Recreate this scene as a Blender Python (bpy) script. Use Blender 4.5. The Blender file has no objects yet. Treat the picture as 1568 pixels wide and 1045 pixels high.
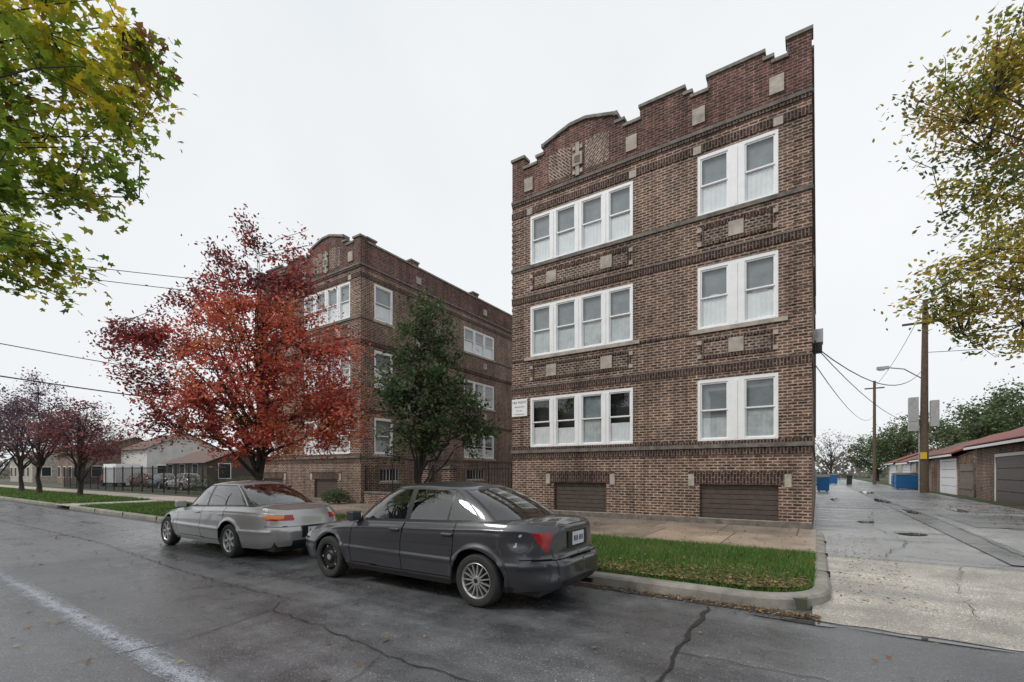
import bpy, math, random
import numpy as np
from mathutils import Vector
R=random.Random(7); rng=np.random.default_rng(3)
scene=bpy.context.scene
C=scene.collection
# ------------------------------------------------------------------ materials
def newmat(name):
    m=bpy.data.materials.new(name); m.use_nodes=True
    nt=m.node_tree; nt.nodes.clear()
    out=nt.nodes.new('ShaderNodeOutputMaterial')
    return m,nt,out
def nd(nt,t,**k):
    n=nt.nodes.new(t)
    for a,b in k.items(): setattr(n,a,b)
    return n
def c4(c): return (c[0],c[1],c[2],1)
def noise(nt,scale,detail=5,rough=.6,vec=None):
    n=nd(nt,'ShaderNodeTexNoise'); n.inputs['Scale'].default_value=scale
    n.inputs['Detail'].default_value=detail; n.inputs['Roughness'].default_value=rough
    if vec is not None: nt.links.new(vec,n.inputs['Vector'])
    return n
def ramp(nt,fac,p0,p1,c0=(0,0,0),c1=(1,1,1)):
    r=nd(nt,'ShaderNodeValToRGB'); r.color_ramp.elements[0].position=p0; r.color_ramp.elements[1].position=p1
    r.color_ramp.elements[0].color=c4(c0); r.color_ramp.elements[1].color=c4(c1)
    nt.links.new(fac,r.inputs['Fac']); return r
def mixc(nt,fac,a,b,mode='MIX'):
    m=nd(nt,'ShaderNodeMix',data_type='RGBA',blend_type=mode)
    for sock,val in ((m.inputs[0],fac),(m.inputs[6],a),(m.inputs[7],b)):
        if isinstance(val,(int,float)): sock.default_value=val
        elif isinstance(val,tuple): sock.default_value=c4(val)
        else: nt.links.new(val,sock)
    return m.outputs[2]
def objvec(nt): return nd(nt,'ShaderNodeTexCoord').outputs['Object']
def pmat(name,c1,c2=None,scale=5,rough=.7,metal=0,bump=0,bscale=30,coat=0,spec=.5,r2=None):
    m,nt,out=newmat(name); b=nd(nt,'ShaderNodeBsdfPrincipled'); nt.links.new(b.outputs[0],out.inputs[0])
    b.inputs['Roughness'].default_value=rough; b.inputs['Metallic'].default_value=metal
    b.inputs['Coat Weight'].default_value=coat; b.inputs['Coat Roughness'].default_value=.04
    b.inputs['Specular IOR Level'].default_value=spec
    v=objvec(nt)
    if c2 is None: c2=tuple(x*.8 for x in c1)
    n=noise(nt,scale,6,.65,v); r=ramp(nt,n.outputs[0],.35,.68,c1,c2); nt.links.new(r.outputs[0],b.inputs['Base Color'])
    if r2 is not None:
        rr=ramp(nt,n.outputs[0],.35,.65,(rough,)*3,(r2,)*3); nt.links.new(rr.outputs[0],b.inputs['Roughness'])
    if bump:
        nb=noise(nt,bscale,4,.6,v); bp=nd(nt,'ShaderNodeBump'); bp.inputs['Strength'].default_value=bump; bp.inputs['Distance'].default_value=.01
        nt.links.new(nb.outputs[0],bp.inputs['Height']); nt.links.new(bp.outputs[0],b.inputs['Normal'])
    return m
def brickmat(name,c1,c2,mortar,mode='h',bw=.225,bh=.08,ms=.013,stain=.5):
    m,nt,out=newmat(name); b=nd(nt,'ShaderNodeBsdfPrincipled'); nt.links.new(b.outputs[0],out.inputs[0])
    b.inputs['Roughness'].default_value=.85; b.inputs['Specular IOR Level'].default_value=.25
    v=objvec(nt); s=nd(nt,'ShaderNodeSeparateXYZ'); nt.links.new(v,s.inputs[0])
    a=nd(nt,'ShaderNodeMath',operation='ADD'); nt.links.new(s.outputs[0],a.inputs[0]); nt.links.new(s.outputs[1],a.inputs[1])
    cb=nd(nt,'ShaderNodeCombineXYZ')
    if mode=='v': nt.links.new(s.outputs[2],cb.inputs[0]); nt.links.new(a.outputs[0],cb.inputs[1])
    else: nt.links.new(a.outputs[0],cb.inputs[0]); nt.links.new(s.outputs[2],cb.inputs[1])
    vec=cb.outputs[0]
    if mode in('d1','d2'):
        mp=nd(nt,'ShaderNodeMapping'); mp.inputs['Rotation'].default_value=(0,0,math.radians(45 if mode=='d1' else -45)); nt.links.new(vec,mp.inputs[0]); vec=mp.outputs[0]
    br=nd(nt,'ShaderNodeTexBrick'); nt.links.new(vec,br.inputs['Vector'])
    br.inputs['Scale'].default_value=1; br.inputs['Brick Width'].default_value=bw; br.inputs['Row Height'].default_value=bh
    br.inputs['Mortar Size'].default_value=ms; br.inputs['Mortar Smooth'].default_value=.2
    br.inputs['Color1'].default_value=c4(c1); br.inputs['Color2'].default_value=c4(c2); br.inputs['Mortar'].default_value=c4(mortar)
    n1=noise(nt,.55,8,.7,v); n2=noise(nt,9,4,.6,v)
    r1=ramp(nt,n1.outputs[0],.32,.66,(1-stain,)*3,(1.15,)*3)
    col=mixc(nt,1.0,br.outputs['Color'],r1.outputs[0],'MULTIPLY')
    r2=ramp(nt,n2.outputs[0],.3,.7,(.58,.57,.58),(1.42,1.32,1.22)); col=mixc(nt,1.0,col,r2.outputs[0],'MULTIPLY')
    mp2=nd(nt,'ShaderNodeMapping'); mp2.inputs['Scale'].default_value=(3.0,3.0,.18); nt.links.new(v,mp2.inputs[0])
    n3=noise(nt,1.0,5,.6,mp2.outputs[0]); r3=ramp(nt,n3.outputs[0],.35,.6,(.60,.60,.60),(1.08,1.08,1.08)); col=mixc(nt,.85,col,r3.outputs[0],'MULTIPLY')
    nt.links.new(col,b.inputs['Base Color'])
    bp=nd(nt,'ShaderNodeBump',invert=True); bp.inputs['Strength'].default_value=.6; bp.inputs['Distance'].default_value=.01
    nt.links.new(br.outputs['Fac'],bp.inputs['Height']); nt.links.new(bp.outputs[0],b.inputs['Normal'])
    return m
M_brick=brickmat('brown_brick',(.205,.112,.085),(.060,.034,.029),(.42,.355,.30),ms=.0175,stain=.45)
M_brick_up=brickmat('red_brick',(.19,.082,.070),(.075,.037,.034),(.28,.22,.20),ms=.013)
M_sold=brickmat('soldier_brick',(.095,.052,.044),(.042,.026,.024),(.22,.18,.16),'v',ms=.014)
M_panel=brickmat('panel_brick',(.17,.105,.085),(.028,.019,.017),(.36,.31,.27),'h',bw=.16,ms=.020)
M_d1=brickmat('herringbone_brick_a',(.17,.095,.08),(.055,.032,.028),(.42,.36,.32),'d1',ms=.024)
M_d2=brickmat('herringbone_brick_b',(.17,.095,.08),(.055,.032,.028),(.42,.36,.32),'d2',ms=.024)
M_stone=pmat('limestone_trim',(.50,.45,.39),(.26,.23,.20),scale=3,rough=.85,bump=.3)
M_stoned=pmat('weathered_stone',(.22,.195,.17),(.085,.077,.07),scale=4,rough=.9,bump=.3)
M_cope=pmat('coping_stone',(.29,.28,.245),(.11,.108,.095),scale=5,rough=.9)
M_white=pmat('white_window_paint',(.88,.89,.90),(.80,.81,.82),scale=4,rough=.45)
M_siding=pmat('brown_garage_siding',(.095,.072,.060),(.06,.046,.04),scale=6,rough=.6)
M_dark=pmat('dark_interior',(.03,.032,.035),(.02,.02,.022),rough=.9)
M_blind=pmat('grey_blind',(.25,.28,.30),(.17,.19,.205),scale=2.5,rough=.8)
M_curt=pmat('white_curtain',(.80,.82,.83),(.68,.70,.72),scale=3.5,rough=.9)
M_curt2=pmat('pale_curtain',(.56,.59,.60),(.38,.41,.42),scale=4,rough=.9)
M_roof=pmat('tar_roof',(.06,.06,.06),rough=.9)
def glassmat(name,tint,base,rough=.02,k=.95):
    # symmetric Schlick term (same for light leaving and entering)
    m,nt,out=newmat(name)
    t=nd(nt,'ShaderNodeBsdfTransparent'); t.inputs[0].default_value=c4(tint)
    g=nd(nt,'ShaderNodeBsdfGlossy'); g.inputs['Roughness'].default_value=rough; g.inputs[0].default_value=(1,1,1,1)
    f=nd(nt,'ShaderNodeLayerWeight'); f.inputs[0].default_value=.5
    p=nd(nt,'ShaderNodeMath',operation='POWER'); p.inputs[1].default_value=3.6; nt.links.new(f.outputs['Facing'],p.inputs[0])
    a=nd(nt,'ShaderNodeMath',operation='MULTIPLY_ADD'); a.inputs[1].default_value=k; a.inputs[2].default_value=base
    nt.links.new(p.outputs[0],a.inputs[0]); mx=nd(nt,'ShaderNodeMixShader'); nt.links.new(a.outputs[0],mx.inputs[0])
    nt.links.new(t.outputs[0],mx.inputs[1]); nt.links.new(g.outputs[0],mx.inputs[2]); nt.links.new(mx.outputs[0],out.inputs[0]); return m
M_glass=glassmat('window_glass',(.95,.97,.97),.08,.02)
M_cglass=glassmat('car_glass',(.42,.50,.46),.11,.01)
def asphalt(name,ca,cb,rough=.55,speck=1.0):
    m,nt,out=newmat(name); b=nd(nt,'ShaderNodeBsdfPrincipled'); nt.links.new(b.outputs[0],out.inputs[0]); v=objvec(nt)
    n1=noise(nt,.35,7,.65,v); n2=noise(nt,70,3,.8,v); vo=nd(nt,'ShaderNodeTexVoronoi'); vo.inputs['Scale'].default_value=75; nt.links.new(v,vo.inputs['Vector'])
    r1=ramp(nt,n1.outputs[0],.33,.66,ca,cb)
    r2=ramp(nt,n2.outputs[0],.38,.68,(.5,.5,.5),(2.0,2.0,2.0)); col=mixc(nt,speck,r1.outputs[0],r2.outputs[0],'MULTIPLY')
    r3=ramp(nt,vo.outputs['Color'],.78,.95,(1,1,1),(2.6,2.6,2.55)); col=mixc(nt,.8*speck,col,r3.outputs[0],'MULTIPLY')
    mp=nd(nt,'ShaderNodeMapping'); mp.inputs['Scale'].default_value=(.12,1.1,1); nt.links.new(v,mp.inputs[0])
    n4=noise(nt,1,5,.6,mp.outputs[0]); r4=ramp(nt,n4.outputs[0],.36,.64,(.66,.66,.67),(1.18,1.18,1.18)); col=mixc(nt,1.0,col,r4.outputs[0],'MULTIPLY')
    n5=noise(nt,2.2,8,.7,v); r5=ramp(nt,n5.outputs[0],.38,.6,(.76,.76,.76),(1.12,1.12,1.12)); col=mixc(nt,1.0,col,r5.outputs[0],'MULTIPLY')
    nt.links.new(col,b.inputs['Base Color'])
    ad=nd(nt,'ShaderNodeMath',operation='ADD'); nt.links.new(n4.outputs[0],ad.inputs[0]); nt.links.new(n5.outputs[0],ad.inputs[1])
    hf=nd(nt,'ShaderNodeMath',operation='MULTIPLY'); hf.inputs[1].default_value=.5; nt.links.new(ad.outputs[0],hf.inputs[0])
    rr=ramp(nt,hf.outputs[0],.40,.58,(rough-.2,)*3,(rough+.12,)*3); nt.links.new(rr.outputs[0],b.inputs['Roughness'])
    bp=nd(nt,'ShaderNodeBump'); bp.inputs['Strength'].default_value=.45; bp.inputs['Distance'].default_value=.006
    nt.links.new(n2.outputs[0],bp.inputs['Height']); nt.links.new(bp.outputs[0],b.inputs['Normal']); return m
M_asph=asphalt('asphalt',(.068,.069,.073),(.125,.126,.13),.36)
M_alley=asphalt('alley_asphalt',(.18,.18,.18),(.30,.295,.285),.36,.7)
M_patch=asphalt('asphalt_patch',(.09,.09,.092),(.15,.15,.15),.34,.8)
M_apron=asphalt('apron_concrete',(.25,.23,.20),(.44,.41,.36),.55,.85)
def slab(name,ca,cb,w,h,off=(0,0)):
    m,nt,out=newmat(name); b=nd(nt,'ShaderNodeBsdfPrincipled'); nt.links.new(b.outputs[0],out.inputs[0]); v=objvec(nt)
    mp=nd(nt,'ShaderNodeMapping'); mp.inputs['Location'].default_value=(off[0],off[1],0); nt.links.new(v,mp.inputs[0])
    br=nd(nt,'ShaderNodeTexBrick'); br.offset=0; nt.links.new(mp.outputs[0],br.inputs['Vector'])
    br.inputs['Scale'].default_value=1; br.inputs['Brick Width'].default_value=w; br.inputs['Row Height'].default_value=h
    br.inputs['Mortar Size'].default_value=.014; br.inputs['Mortar Smooth'].default_value=.3
    br.inputs['Color1'].default_value=c4(ca); br.inputs['Color2'].default_value=c4(cb); br.inputs['Mortar'].default_value=(.07,.065,.055,1)
    n1=noise(nt,.9,8,.7,v); r1=ramp(nt,n1.outputs[0],.3,.7,(.55,.55,.56),(1.2,1.2,1.2)); col=mixc(nt,1.0,br.outputs[0],r1.outputs[0],'MULTIPLY')
    n2=noise(nt,60,3,.7,v); r2=ramp(nt,n2.outputs[0],.3,.7,(.8,.8,.8),(1.2,1.2,1.2)); col=mixc(nt,1.0,col,r2.outputs[0],'MULTIPLY')
    nt.links.new(col,b.inputs['Base Color']); rr=ramp(nt,n1.outputs[0],.35,.65,(.3,.3,.3),(.6,.6,.6)); nt.links.new(rr.outputs[0],b.inputs['Roughness'])
    bp=nd(nt,'ShaderNodeBump',invert=True); bp.inputs['Strength'].default_value=.5; bp.inputs['Distance'].default_value=.01
    nt.links.new(br.outputs['Fac'],bp.inputs['Height']); nt.links.new(bp.outputs[0],b.inputs['Normal']); return m
M_walk=slab('sidewalk_concrete',(.42,.325,.24),(.31,.25,.195),1.65,2.4,(0,-9.9))
M_walk2=slab('forecourt_concrete',(.33,.265,.21),(.24,.20,.165),1.65,1.8,(.4,-12.3))
M_curb=pmat('curb_concrete',(.32,.30,.26),(.14,.13,.115),scale=2.5,rough=.8,bump=.5,bscale=40)
M_soil=pmat('turf',(.04,.07,.02),(.05,.05,.026),scale=3,rough=.95,bump=.6,bscale=60)
M_ground=pmat('ground_earth',(.09,.085,.07),(.06,.075,.04),scale=.3,rough=.95)
M_tar=pmat('crack_filler',(.014,.014,.015),(.028,.028,.028),scale=20,rough=.45)
M_bark=pmat('bark',(.06,.05,.043),(.03,.025,.022),scale=12,rough=.95,bump=.8,bscale=25)
M_barkl=pmat('young_bark',(.05,.04,.035),(.03,.025,.022),scale=12,rough=.95)
M_iron=pmat('black_iron',(.012,.012,.013),rough=.5)
M_pole=pmat('utility_pole_wood',(.13,.09,.06),(.07,.05,.035),scale=6,rough=.9,bump=.5)
M_metal=pmat('galvanised_metal',(.42,.43,.43),(.30,.31,.31),rough=.5,metal=.3)
M_wire=pmat('wire_black',(.02,.02,.02),rough=.6)
M_blue=pmat('blue_dumpster_paint',(.012,.12,.32),(.01,.08,.22),rough=.5)
M_blk=pmat('black_plastic',(.018,.018,.019),rough=.5)
def paintline():
    m,nt,out=newmat('worn_road_paint'); b=nd(nt,'ShaderNodeBsdfPrincipled'); v=objvec(nt)
    b.inputs['Base Color'].default_value=(.36,.385,.43,1); b.inputs['Roughness'].default_value=.5
    t=nd(nt,'ShaderNodeBsdfTransparent'); n=noise(nt,5,9,.8,v); n2=noise(nt,80,2,.6,v)
    s=nd(nt,'ShaderNodeMath',operation='ADD'); nt.links.new(n.outputs[0],s.inputs[0]); nt.links.new(n2.outputs[0],s.inputs[1])
    d=nd(nt,'ShaderNodeMath',operation='MULTIPLY'); d.inputs[1].default_value=.5; nt.links.new(s.outputs[0],d.inputs[0])
    sp=nd(nt,'ShaderNodeSeparateXYZ'); nt.links.new(v,sp.inputs[0]); e=nd(nt,'ShaderNodeMath',operation='SUBTRACT'); nt.links.new(sp.outputs[1],e.inputs[0]); e.inputs[1].default_value=1.6
    ab=nd(nt,'ShaderNodeMath',operation='ABSOLUTE'); nt.links.new(e.outputs[0],ab.inputs[0]); k=nd(nt,'ShaderNodeMath',operation='MULTIPLY_ADD'); nt.links.new(ab.outputs[0],k.inputs[0]); k.inputs[1].default_value=-1.1; k.inputs[2].default_value=.07
    kk=nd(nt,'ShaderNodeMath',operation='MAXIMUM'); kk.inputs[1].default_value=-.2; nt.links.new(k.outputs[0],kk.inputs[0])
    f=nd(nt,'ShaderNodeMath',operation='ADD'); nt.links.new(d.outputs[0],f.inputs[0]); nt.links.new(kk.outputs[0],f.inputs[1])
    r=ramp(nt,f.outputs[0],.42,.60)
    mx=nd(nt,'ShaderNodeMixShader'); nt.links.new(r.outputs[0],mx.inputs[0]); nt.links.new(t.outputs[0],mx.inputs[1]); nt.links.new(b.outputs[0],mx.inputs[2]); nt.links.new(mx.outputs[0],out.inputs[0]); return m
M_line=paintline()
def leafmat(name,trans=.35,rough=.6):
    m,nt,out=newmat(name); a=nd(nt,'ShaderNodeAttribute',attribute_name='Col')
    b=nd(nt,'ShaderNodeBsdfPrincipled'); b.inputs['Roughness'].default_value=rough; b.inputs['Specular IOR Level'].default_value=.35
    nt.links.new(a.outputs['Color'],b.inputs['Base Color']); t=nd(nt,'ShaderNodeBsdfTranslucent'); nt.links.new(a.outputs['Color'],t.inputs[0])
    mx=nd(nt,'ShaderNodeMixShader'); mx.inputs[0].default_value=trans; nt.links.new(b.outputs[0],mx.inputs[1]); nt.links.new(t.outputs[0],mx.inputs[2]); nt.links.new(mx.outputs[0],out.inputs[0]); return m
M_leaf=leafmat('leaf',.42); M_blade=leafmat('grass_blade',.25); M_litter=leafmat('fallen_leaf',.05)
# ------------------------------------------------------------------ mesh builder
def empty(name,loc=(0,0,0)):
    e=bpy.data.objects.new(name,None); e.location=loc; C.objects.link(e); return e
class MB:
    def __init__(s): s.v=[];s.f=[];s.mi=[];s.mats=[]
    def m(s,mat):
        if mat not in s.mats: s.mats.append(mat)
        return s.mats.index(mat)
    def poly(s,pts,mat):
        i=len(s.v); s.v+=[tuple(p) for p in pts]; s.f.append(tuple(range(i,i+len(pts)))); s.mi.append(s.m(mat))
    def box8(s,c,mat):
        i=len(s.v); s.v+=[tuple(p) for p in c]; k=s.m(mat)
        for f in ((0,1,3,2),(4,6,7,5),(0,4,5,1),(2,3,7,6),(0,2,6,4),(1,5,7,3)): s.f.append(tuple(i+j for j in f)); s.mi.append(k)
    def box(s,x0,x1,y0,y1,z0,z1,mat):
        s.box8([(x,y,z) for x in(x0,x1) for y in(y0,y1) for z in(z0,z1)],mat)
    def boxP(s,P,u0,u1,d0,d1,z0,z1,mat):
        s.box8([P(u,d,z) for u in(u0,u1) for d in(d0,d1) for z in(z0,z1)],mat)
    def quadP(s,P,u0,u1,d,z0,z1,mat): s.poly([P(u0,d,z0),P(u1,d,z0),P(u1,d,z1),P(u0,d,z1)],mat)
    def prismP(s,P,pts,d0,d1,mat):
        s.poly([P(u,d0,z) for u,z in pts],mat); s.poly([P(u,d1,z) for u,z in pts][::-1],mat)
        for k in range(len(pts)):
            a=pts[k];b=pts[(k+1)%len(pts)]; s.poly([P(a[0],d0,a[1]),P(a[0],d1,a[1]),P(b[0],d1,b[1]),P(b[0],d0,b[1])],mat)
    def tube(s,pts,rad,n,mat,cap=True):
        k=s.m(mat); rings=[]
        for i,p in enumerate(pts):
            p=Vector(p); a=Vector(pts[max(i-1,0)]); b=Vector(pts[min(i+1,len(pts)-1)]); t=(b-a)
            if t.length<1e-6: t=Vector((0,0,1))
            t.normalize(); ref=Vector((0,0,1)) if abs(t.z)<.9 else Vector((1,0,0)); u=t.cross(ref).normalized(); w=t.cross(u)
            i0=len(s.v); r=rad[i] if hasattr(rad,'__len__') else rad
            for j in range(n):
                an=2*math.pi*j/n; q=p+u*(r*math.cos(an))+w*(r*math.sin(an)); s.v.append((q.x,q.y,q.z))
            rings.append(i0)
        for i in range(len(rings)-1):
            for j in range(n):
                a=rings[i];b=rings[i+1]; s.f.append((a+j,a+(j+1)%n,b+(j+1)%n,b+j)); s.mi.append(k)
        if cap:
            s.f.append(tuple(rings[0]+j for j in range(n))); s.mi.append(k); s.f.append(tuple(rings[-1]+j for j in range(n))); s.mi.append(k)
    def lathe(s,prof,n,mat,o=(0,0,0)):
        k=s.m(mat); base=len(s.v)
        for (y,r) in prof:
            for j in range(n):
                an=2*math.pi*j/n; s.v.append((o[0]+r*math.cos(an),o[1]+y,o[2]+r*math.sin(an)))
        for i in range(len(prof)-1):
            for j in range(n):
                a=base+i*n;b=a+n; s.f.append((a+j,a+(j+1)%n,b+(j+1)%n,b+j)); s.mi.append(k)
    def obj(s,name,parent=None,smooth=False,bevel=0):
        me=bpy.data.meshes.new(name); me.from_pydata(s.v,[],s.f); me.update()
        for m in s.mats: me.materials.append(m)
        me.polygons.foreach_set('material_index',s.mi)
        if smooth: me.polygons.foreach_set('use_smooth',[True]*len(s.f))
        o=bpy.data.objects.new(name,me); C.objects.link(o)
        if parent: o.parent=parent
        if bevel:
            b=o.modifiers.new('bevel','BEVEL'); b.width=bevel; b.segments=2; b.limit_method='ANGLE'
        return o
def raw_faces(name,V,K,col,mat,parent=None):
    N=V.shape[0]; me=bpy.data.meshes.new(name)
    me.vertices.add(N*K); me.vertices.foreach_set('co',V.reshape(-1).astype(np.float32))
    me.loops.add(N*K); me.loops.foreach_set('vertex_index',np.arange(N*K,dtype=np.int32))
    me.polygons.add(N); me.polygons.foreach_set('loop_start',np.arange(0,N*K,K,dtype=np.int32))
    me.update(calc_edges=True)
    at=me.attributes.new('Col','FLOAT_COLOR','POINT'); cc=np.ones((N,K,4),np.float32); cc[:,:,:3]=col[:,None,:]
    at.data.foreach_set('color',cc.reshape(-1)); me.materials.append(mat)
    o=bpy.data.objects.new(name,me); C.objects.link(o)
    if parent: o.parent=parent
    return o
MAPLE=np.array([(0,-.45),(.38,-.38),(.2,-.12),(.52,.12),(.22,.15),(0,.55),(-.22,.15),(-.52,.12),(-.2,-.12),(-.38,-.38)])
OVAL=np.array([(0,-.5),(.26,-.1),(.2,.2),(0,.5),(-.2,.2),(-.26,-.1)])
DIA=np.array([(0,-.5),(.33,0),(0,.5),(-.33,0)])
def leaves(name,cen,size,col,tmpl,mat,parent=None,up=.6,flat=False):
    N=len(cen); n=rng.normal(size=(N,3)); n[:,2]=np.abs(n[:,2])+up
    if flat: n=rng.normal(size=(N,3))*.22; n[:,2]=1
    n/=np.linalg.norm(n,axis=1)[:,None]; t=rng.normal(size=(N,3)); t-=n*(t*n).sum(1)[:,None]; t/=np.linalg.norm(t,axis=1)[:,None]; b=np.cross(n,t)
    P=tmpl; cup=(-.28*np.abs(P[:,0])+.1)*1.0
    V=cen[:,None,:]+size[:,None,None]*(t[:,None,:]*P[None,:,0,None]+b[:,None,:]*P[None,:,1,None]+n[:,None,:]*cup[None,:,None])
    return raw_faces(name,V,len(P),col,mat,parent)
# ------------------------------------------------------------------ camera
th=math.radians(33.5)
cam=bpy.data.cameras.new('camera'); co=bpy.data.objects.new('camera',cam); C.objects.link(co)
co.location=(0,0,1.6); co.rotation_euler=(math.pi/2,0,th); cam.lens=16.23; cam.sensor_width=36; cam.shift_y=.1285; cam.clip_end=3000; cam.clip_start=.05
scene.camera=co
# ------------------------------------------------------------------ world / sun
w=bpy.data.worlds.new('World'); scene.world=w; w.use_nodes=True; nt=w.node_tree; nt.nodes.clear()
out=nd(nt,'ShaderNodeOutputWorld'); bg=nd(nt,'ShaderNodeBackground'); bg.inputs[1].default_value=.114
sky=nd(nt,'ShaderNodeTexSky',sky_type='NISHITA'); sky.sun_disc=False; sky.sun_elevation=math.radians(48); sky.sun_rotation=math.radians(215); sky.air_density=1; sky.dust_density=5
hs=nd(nt,'ShaderNodeHueSaturation'); hs.inputs['Saturation'].default_value=.25; nt.links.new(sky.outputs[0],hs.inputs['Color'])
tc=nd(nt,'ShaderNodeTexCoord'); cn=noise(nt,1.6,5,.5,tc.outputs['Generated'])
cr=ramp(nt,cn.outputs[0],.3,.7,(7.7,8.05,8.35),(8.8,9.0,9.15))
mx=mixc(nt,.9,hs.outputs[0],cr.outputs[0]); nt.links.new(mx,bg.inputs[0]); nt.links.new(bg.outputs[0],out.inputs[0])
sl=bpy.data.lights.new('sun','SUN'); sl.energy=1.5; sl.angle=math.radians(15); sl.color=(1,.96,.90); so=bpy.data.objects.new('sun',sl); C.objects.link(so)
so.rotation_euler=(math.radians(42),0,math.radians(-35))
scene.view_settings.view_transform='Standard'; scene.view_settings.look='None'; scene.view_settings.exposure=0
# ------------------------------------------------------------------ ground
def sheet(name,pts,mat):
    mb=MB(); mb.poly(pts,mat); return mb.obj(name)
def rect(name,x0,x1,y0,y1,z,mat): return sheet(name,[(x0,y0,z),(x1,y0,z),(x1,y1,z),(x0,y1,z)],mat)
rect('ground',-1200,1200,-1200,1200,-.06,M_ground)
rect('road',-400,400,-2.95,6.6,0,M_asph)
mb=MB(); mb.box(-400,400,-9,-2.95,-.05,.14,M_curb); mb.obj('near_side_pavement')
mb=MB(); mb.box(-400,-.1,6.34,200,-.05,.128,M_ground); mb.obj('block_ground')
mb=MB(); mb.box(6.9,300,15,200,-.05,.13,M_soil); mb.obj('side_lot_grass')
rect('side_street_pavement',6.5,300,6.3,15,.06,M_walk)
mb=MB()
def strip(mb,x0,x1,ys,zs,mat):
    for i in range(len(ys)-1): mb.poly([(x0,ys[i],zs[i]),(x1,ys[i],zs[i]),(x1,ys[i+1],zs[i+1]),(x0,ys[i+1],zs[i+1])],mat)
ap=[(-.05+.25*i,5.98+R.uniform(-.05,.05),.006) for i in range(37)]
mb.poly(ap+[(9,6.3,.02),(-.05,6.3,.02)],M_apron)
strip(mb,-.05,9,[6.3,7.2,8.6,10.1],[.02,.045,.08,.10],M_apron); mb.obj('alley_apron')
mb=MB(); strip(mb,-.12,6.95,[10.1,30,60,150],[.10,.11,.11,.11],M_alley); mb.obj('alley_road')
M_damp=pmat('damp_concrete',(.09,.09,.09),(.18,.175,.17),scale=1.2,rough=.2,r2=.42)
rect('alley_gutter',2.6,3.2,10.6,120,.118,M_damp)
Mp=pmat('puddle_water',(.05,.05,.05),(.08,.08,.08),rough=.03)
def blob(mb,cx,cy,rx,ry,z,mat,n=30,j=.25):
    ph=R.random()*6
    mb.poly([(cx+rx*math.cos(2*math.pi*i/n)*(1+j*math.sin(3*i*2*math.pi/n+ph)*.6+R.uniform(-.08,.08)),cy+ry*math.sin(2*math.pi*i/n)*(1+j*math.sin(2*i*2*math.pi/n+ph)+R.uniform(-.08,.08)),z) for i in range(n)],mat)
mb=MB(); mb.poly([(3.6,17.5,.1135),(6.3,17.6,.1135),(6.2,22.5,.1135),(3.5,22.4,.1135)],M_patch); mb.poly([(.3,24,.114),(2.4,24.1,.114),(2.5,29,.114),(.4,29.2,.114)],M_patch); mb.poly([(3.4,34,.1145),(6.6,34,.1145),(6.5,46,.1145),(3.5,46,.1145)],M_patch); mb.obj('alley_patch')
mb=MB(); blob(mb,-.25,5.84,.38,.08,.009,Mp); blob(mb,.9,5.86,.6,.035,.0092,Mp); blob(mb,1.9,14.6,.3,.25,.119,Mp); blob(mb,1.2,17.5,.2,.4,.120,Mp); blob(mb,2.9,23,.25,1.2,.122,Mp); blob(mb,2.8,31,.3,2.2,.122,Mp); blob(mb,3.0,43,.4,3,.122,Mp); blob(mb,4.6,25,.2,1.6,.121,Mp); blob(mb,.8,31,.2,1.4,.121,Mp); mb.obj('puddle_water')
Mg=pmat('wet_gutter',(.035,.034,.033),(.065,.062,.06),scale=3,rough=.3)
rect('gutter',-60,.15,5.95,6.16,.0065,Mg)
def curb_path():
    pts=[(-27.3,6.15)]+[(x,6.15) for x in np.arange(-26,-.8,1.5)]+[(-.75,6.15)]
    for a in np.linspace(-90,0,9)[1:]: pts.append((-.75+.9*math.cos(math.radians(a)),7.05+.9*math.sin(math.radians(a))))
    pts+=[(.15,y) for y in np.arange(8,13,1.2)]+[(.13,13.6)]
    return pts
def sweep(mb,pts,prof,mat):
    k=mb.m(mat); rings=[]
    for i,p in enumerate(pts):
        a=Vector(pts[max(i-1,0)]);b=Vector(pts[min(i+1,len(pts)-1)]); t=(b-a).normalized(); n=Vector((-t.y,t.x))
        rings.append(len(mb.v))
        for (o,z) in prof: mb.v.append((p[0]+n.x*o,p[1]+n.y*o,z))
    m=len(prof)
    for i in range(len(rings)-1):
        for j in range(m-1): a=rings[i];b=rings[i+1]; mb.f.append((a+j,b+j,b+j+1,a+j+1)); mb.mi.append(k)
PROF=[(0,-.03),(.015,.11),(.04,.142),(.07,.15),(.19,.152),(.2,.10)]
mb=MB(); sweep(mb,curb_path(),PROF,M_curb)
for x in (-24,-21,-18,-15,-12,-9,-6,-3.1): mb.box(x-.008,x+.008,6.145,6.35,.0,.154,M_tar)
for y in (8.2,10.0,11.8): mb.box(-.06,.155,y-.008,y+.008,.05,.154,M_tar)
mb.obj('kerb')
mb=MB(); sweep(mb,[(-90,6.15),(-60,6.15),(-30.4,6.15),(-29.8,6.3),(-29.6,6.9)],PROF,M_curb); mb.obj('kerb')
rect('driveway',-29.5,-27.3,6.1,13.8,.137,M_apron)
turf=MB(); pts=[(-27.3,6.33),(-.78,6.33)]+[(-.75+.71*math.cos(math.radians(a)),7.05+.71*math.sin(math.radians(a))) for a in np.linspace(-85,0,8)]+[(-.04,9.9),(-27.3,9.9)]
turf.poly([(x,y,.142) for x,y in pts],M_soil); turf.obj('parkway_turf')
rect('parkway_turf',-90,-29.5,6.33,9.9,.142,M_soil); rect('front_lawn',-90,-29.5,12.3,13.6,.142,M_soil)
rect('sidewalk',-90,-.03,9.9,12.3,.158,M_walk); rect('forecourt',-29.5,-.03,12.3,14.3,.155,M_walk2)
rect('courtyard_paving',-17.7,-9.3,14.3,34,.15,M_walk2)
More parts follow.
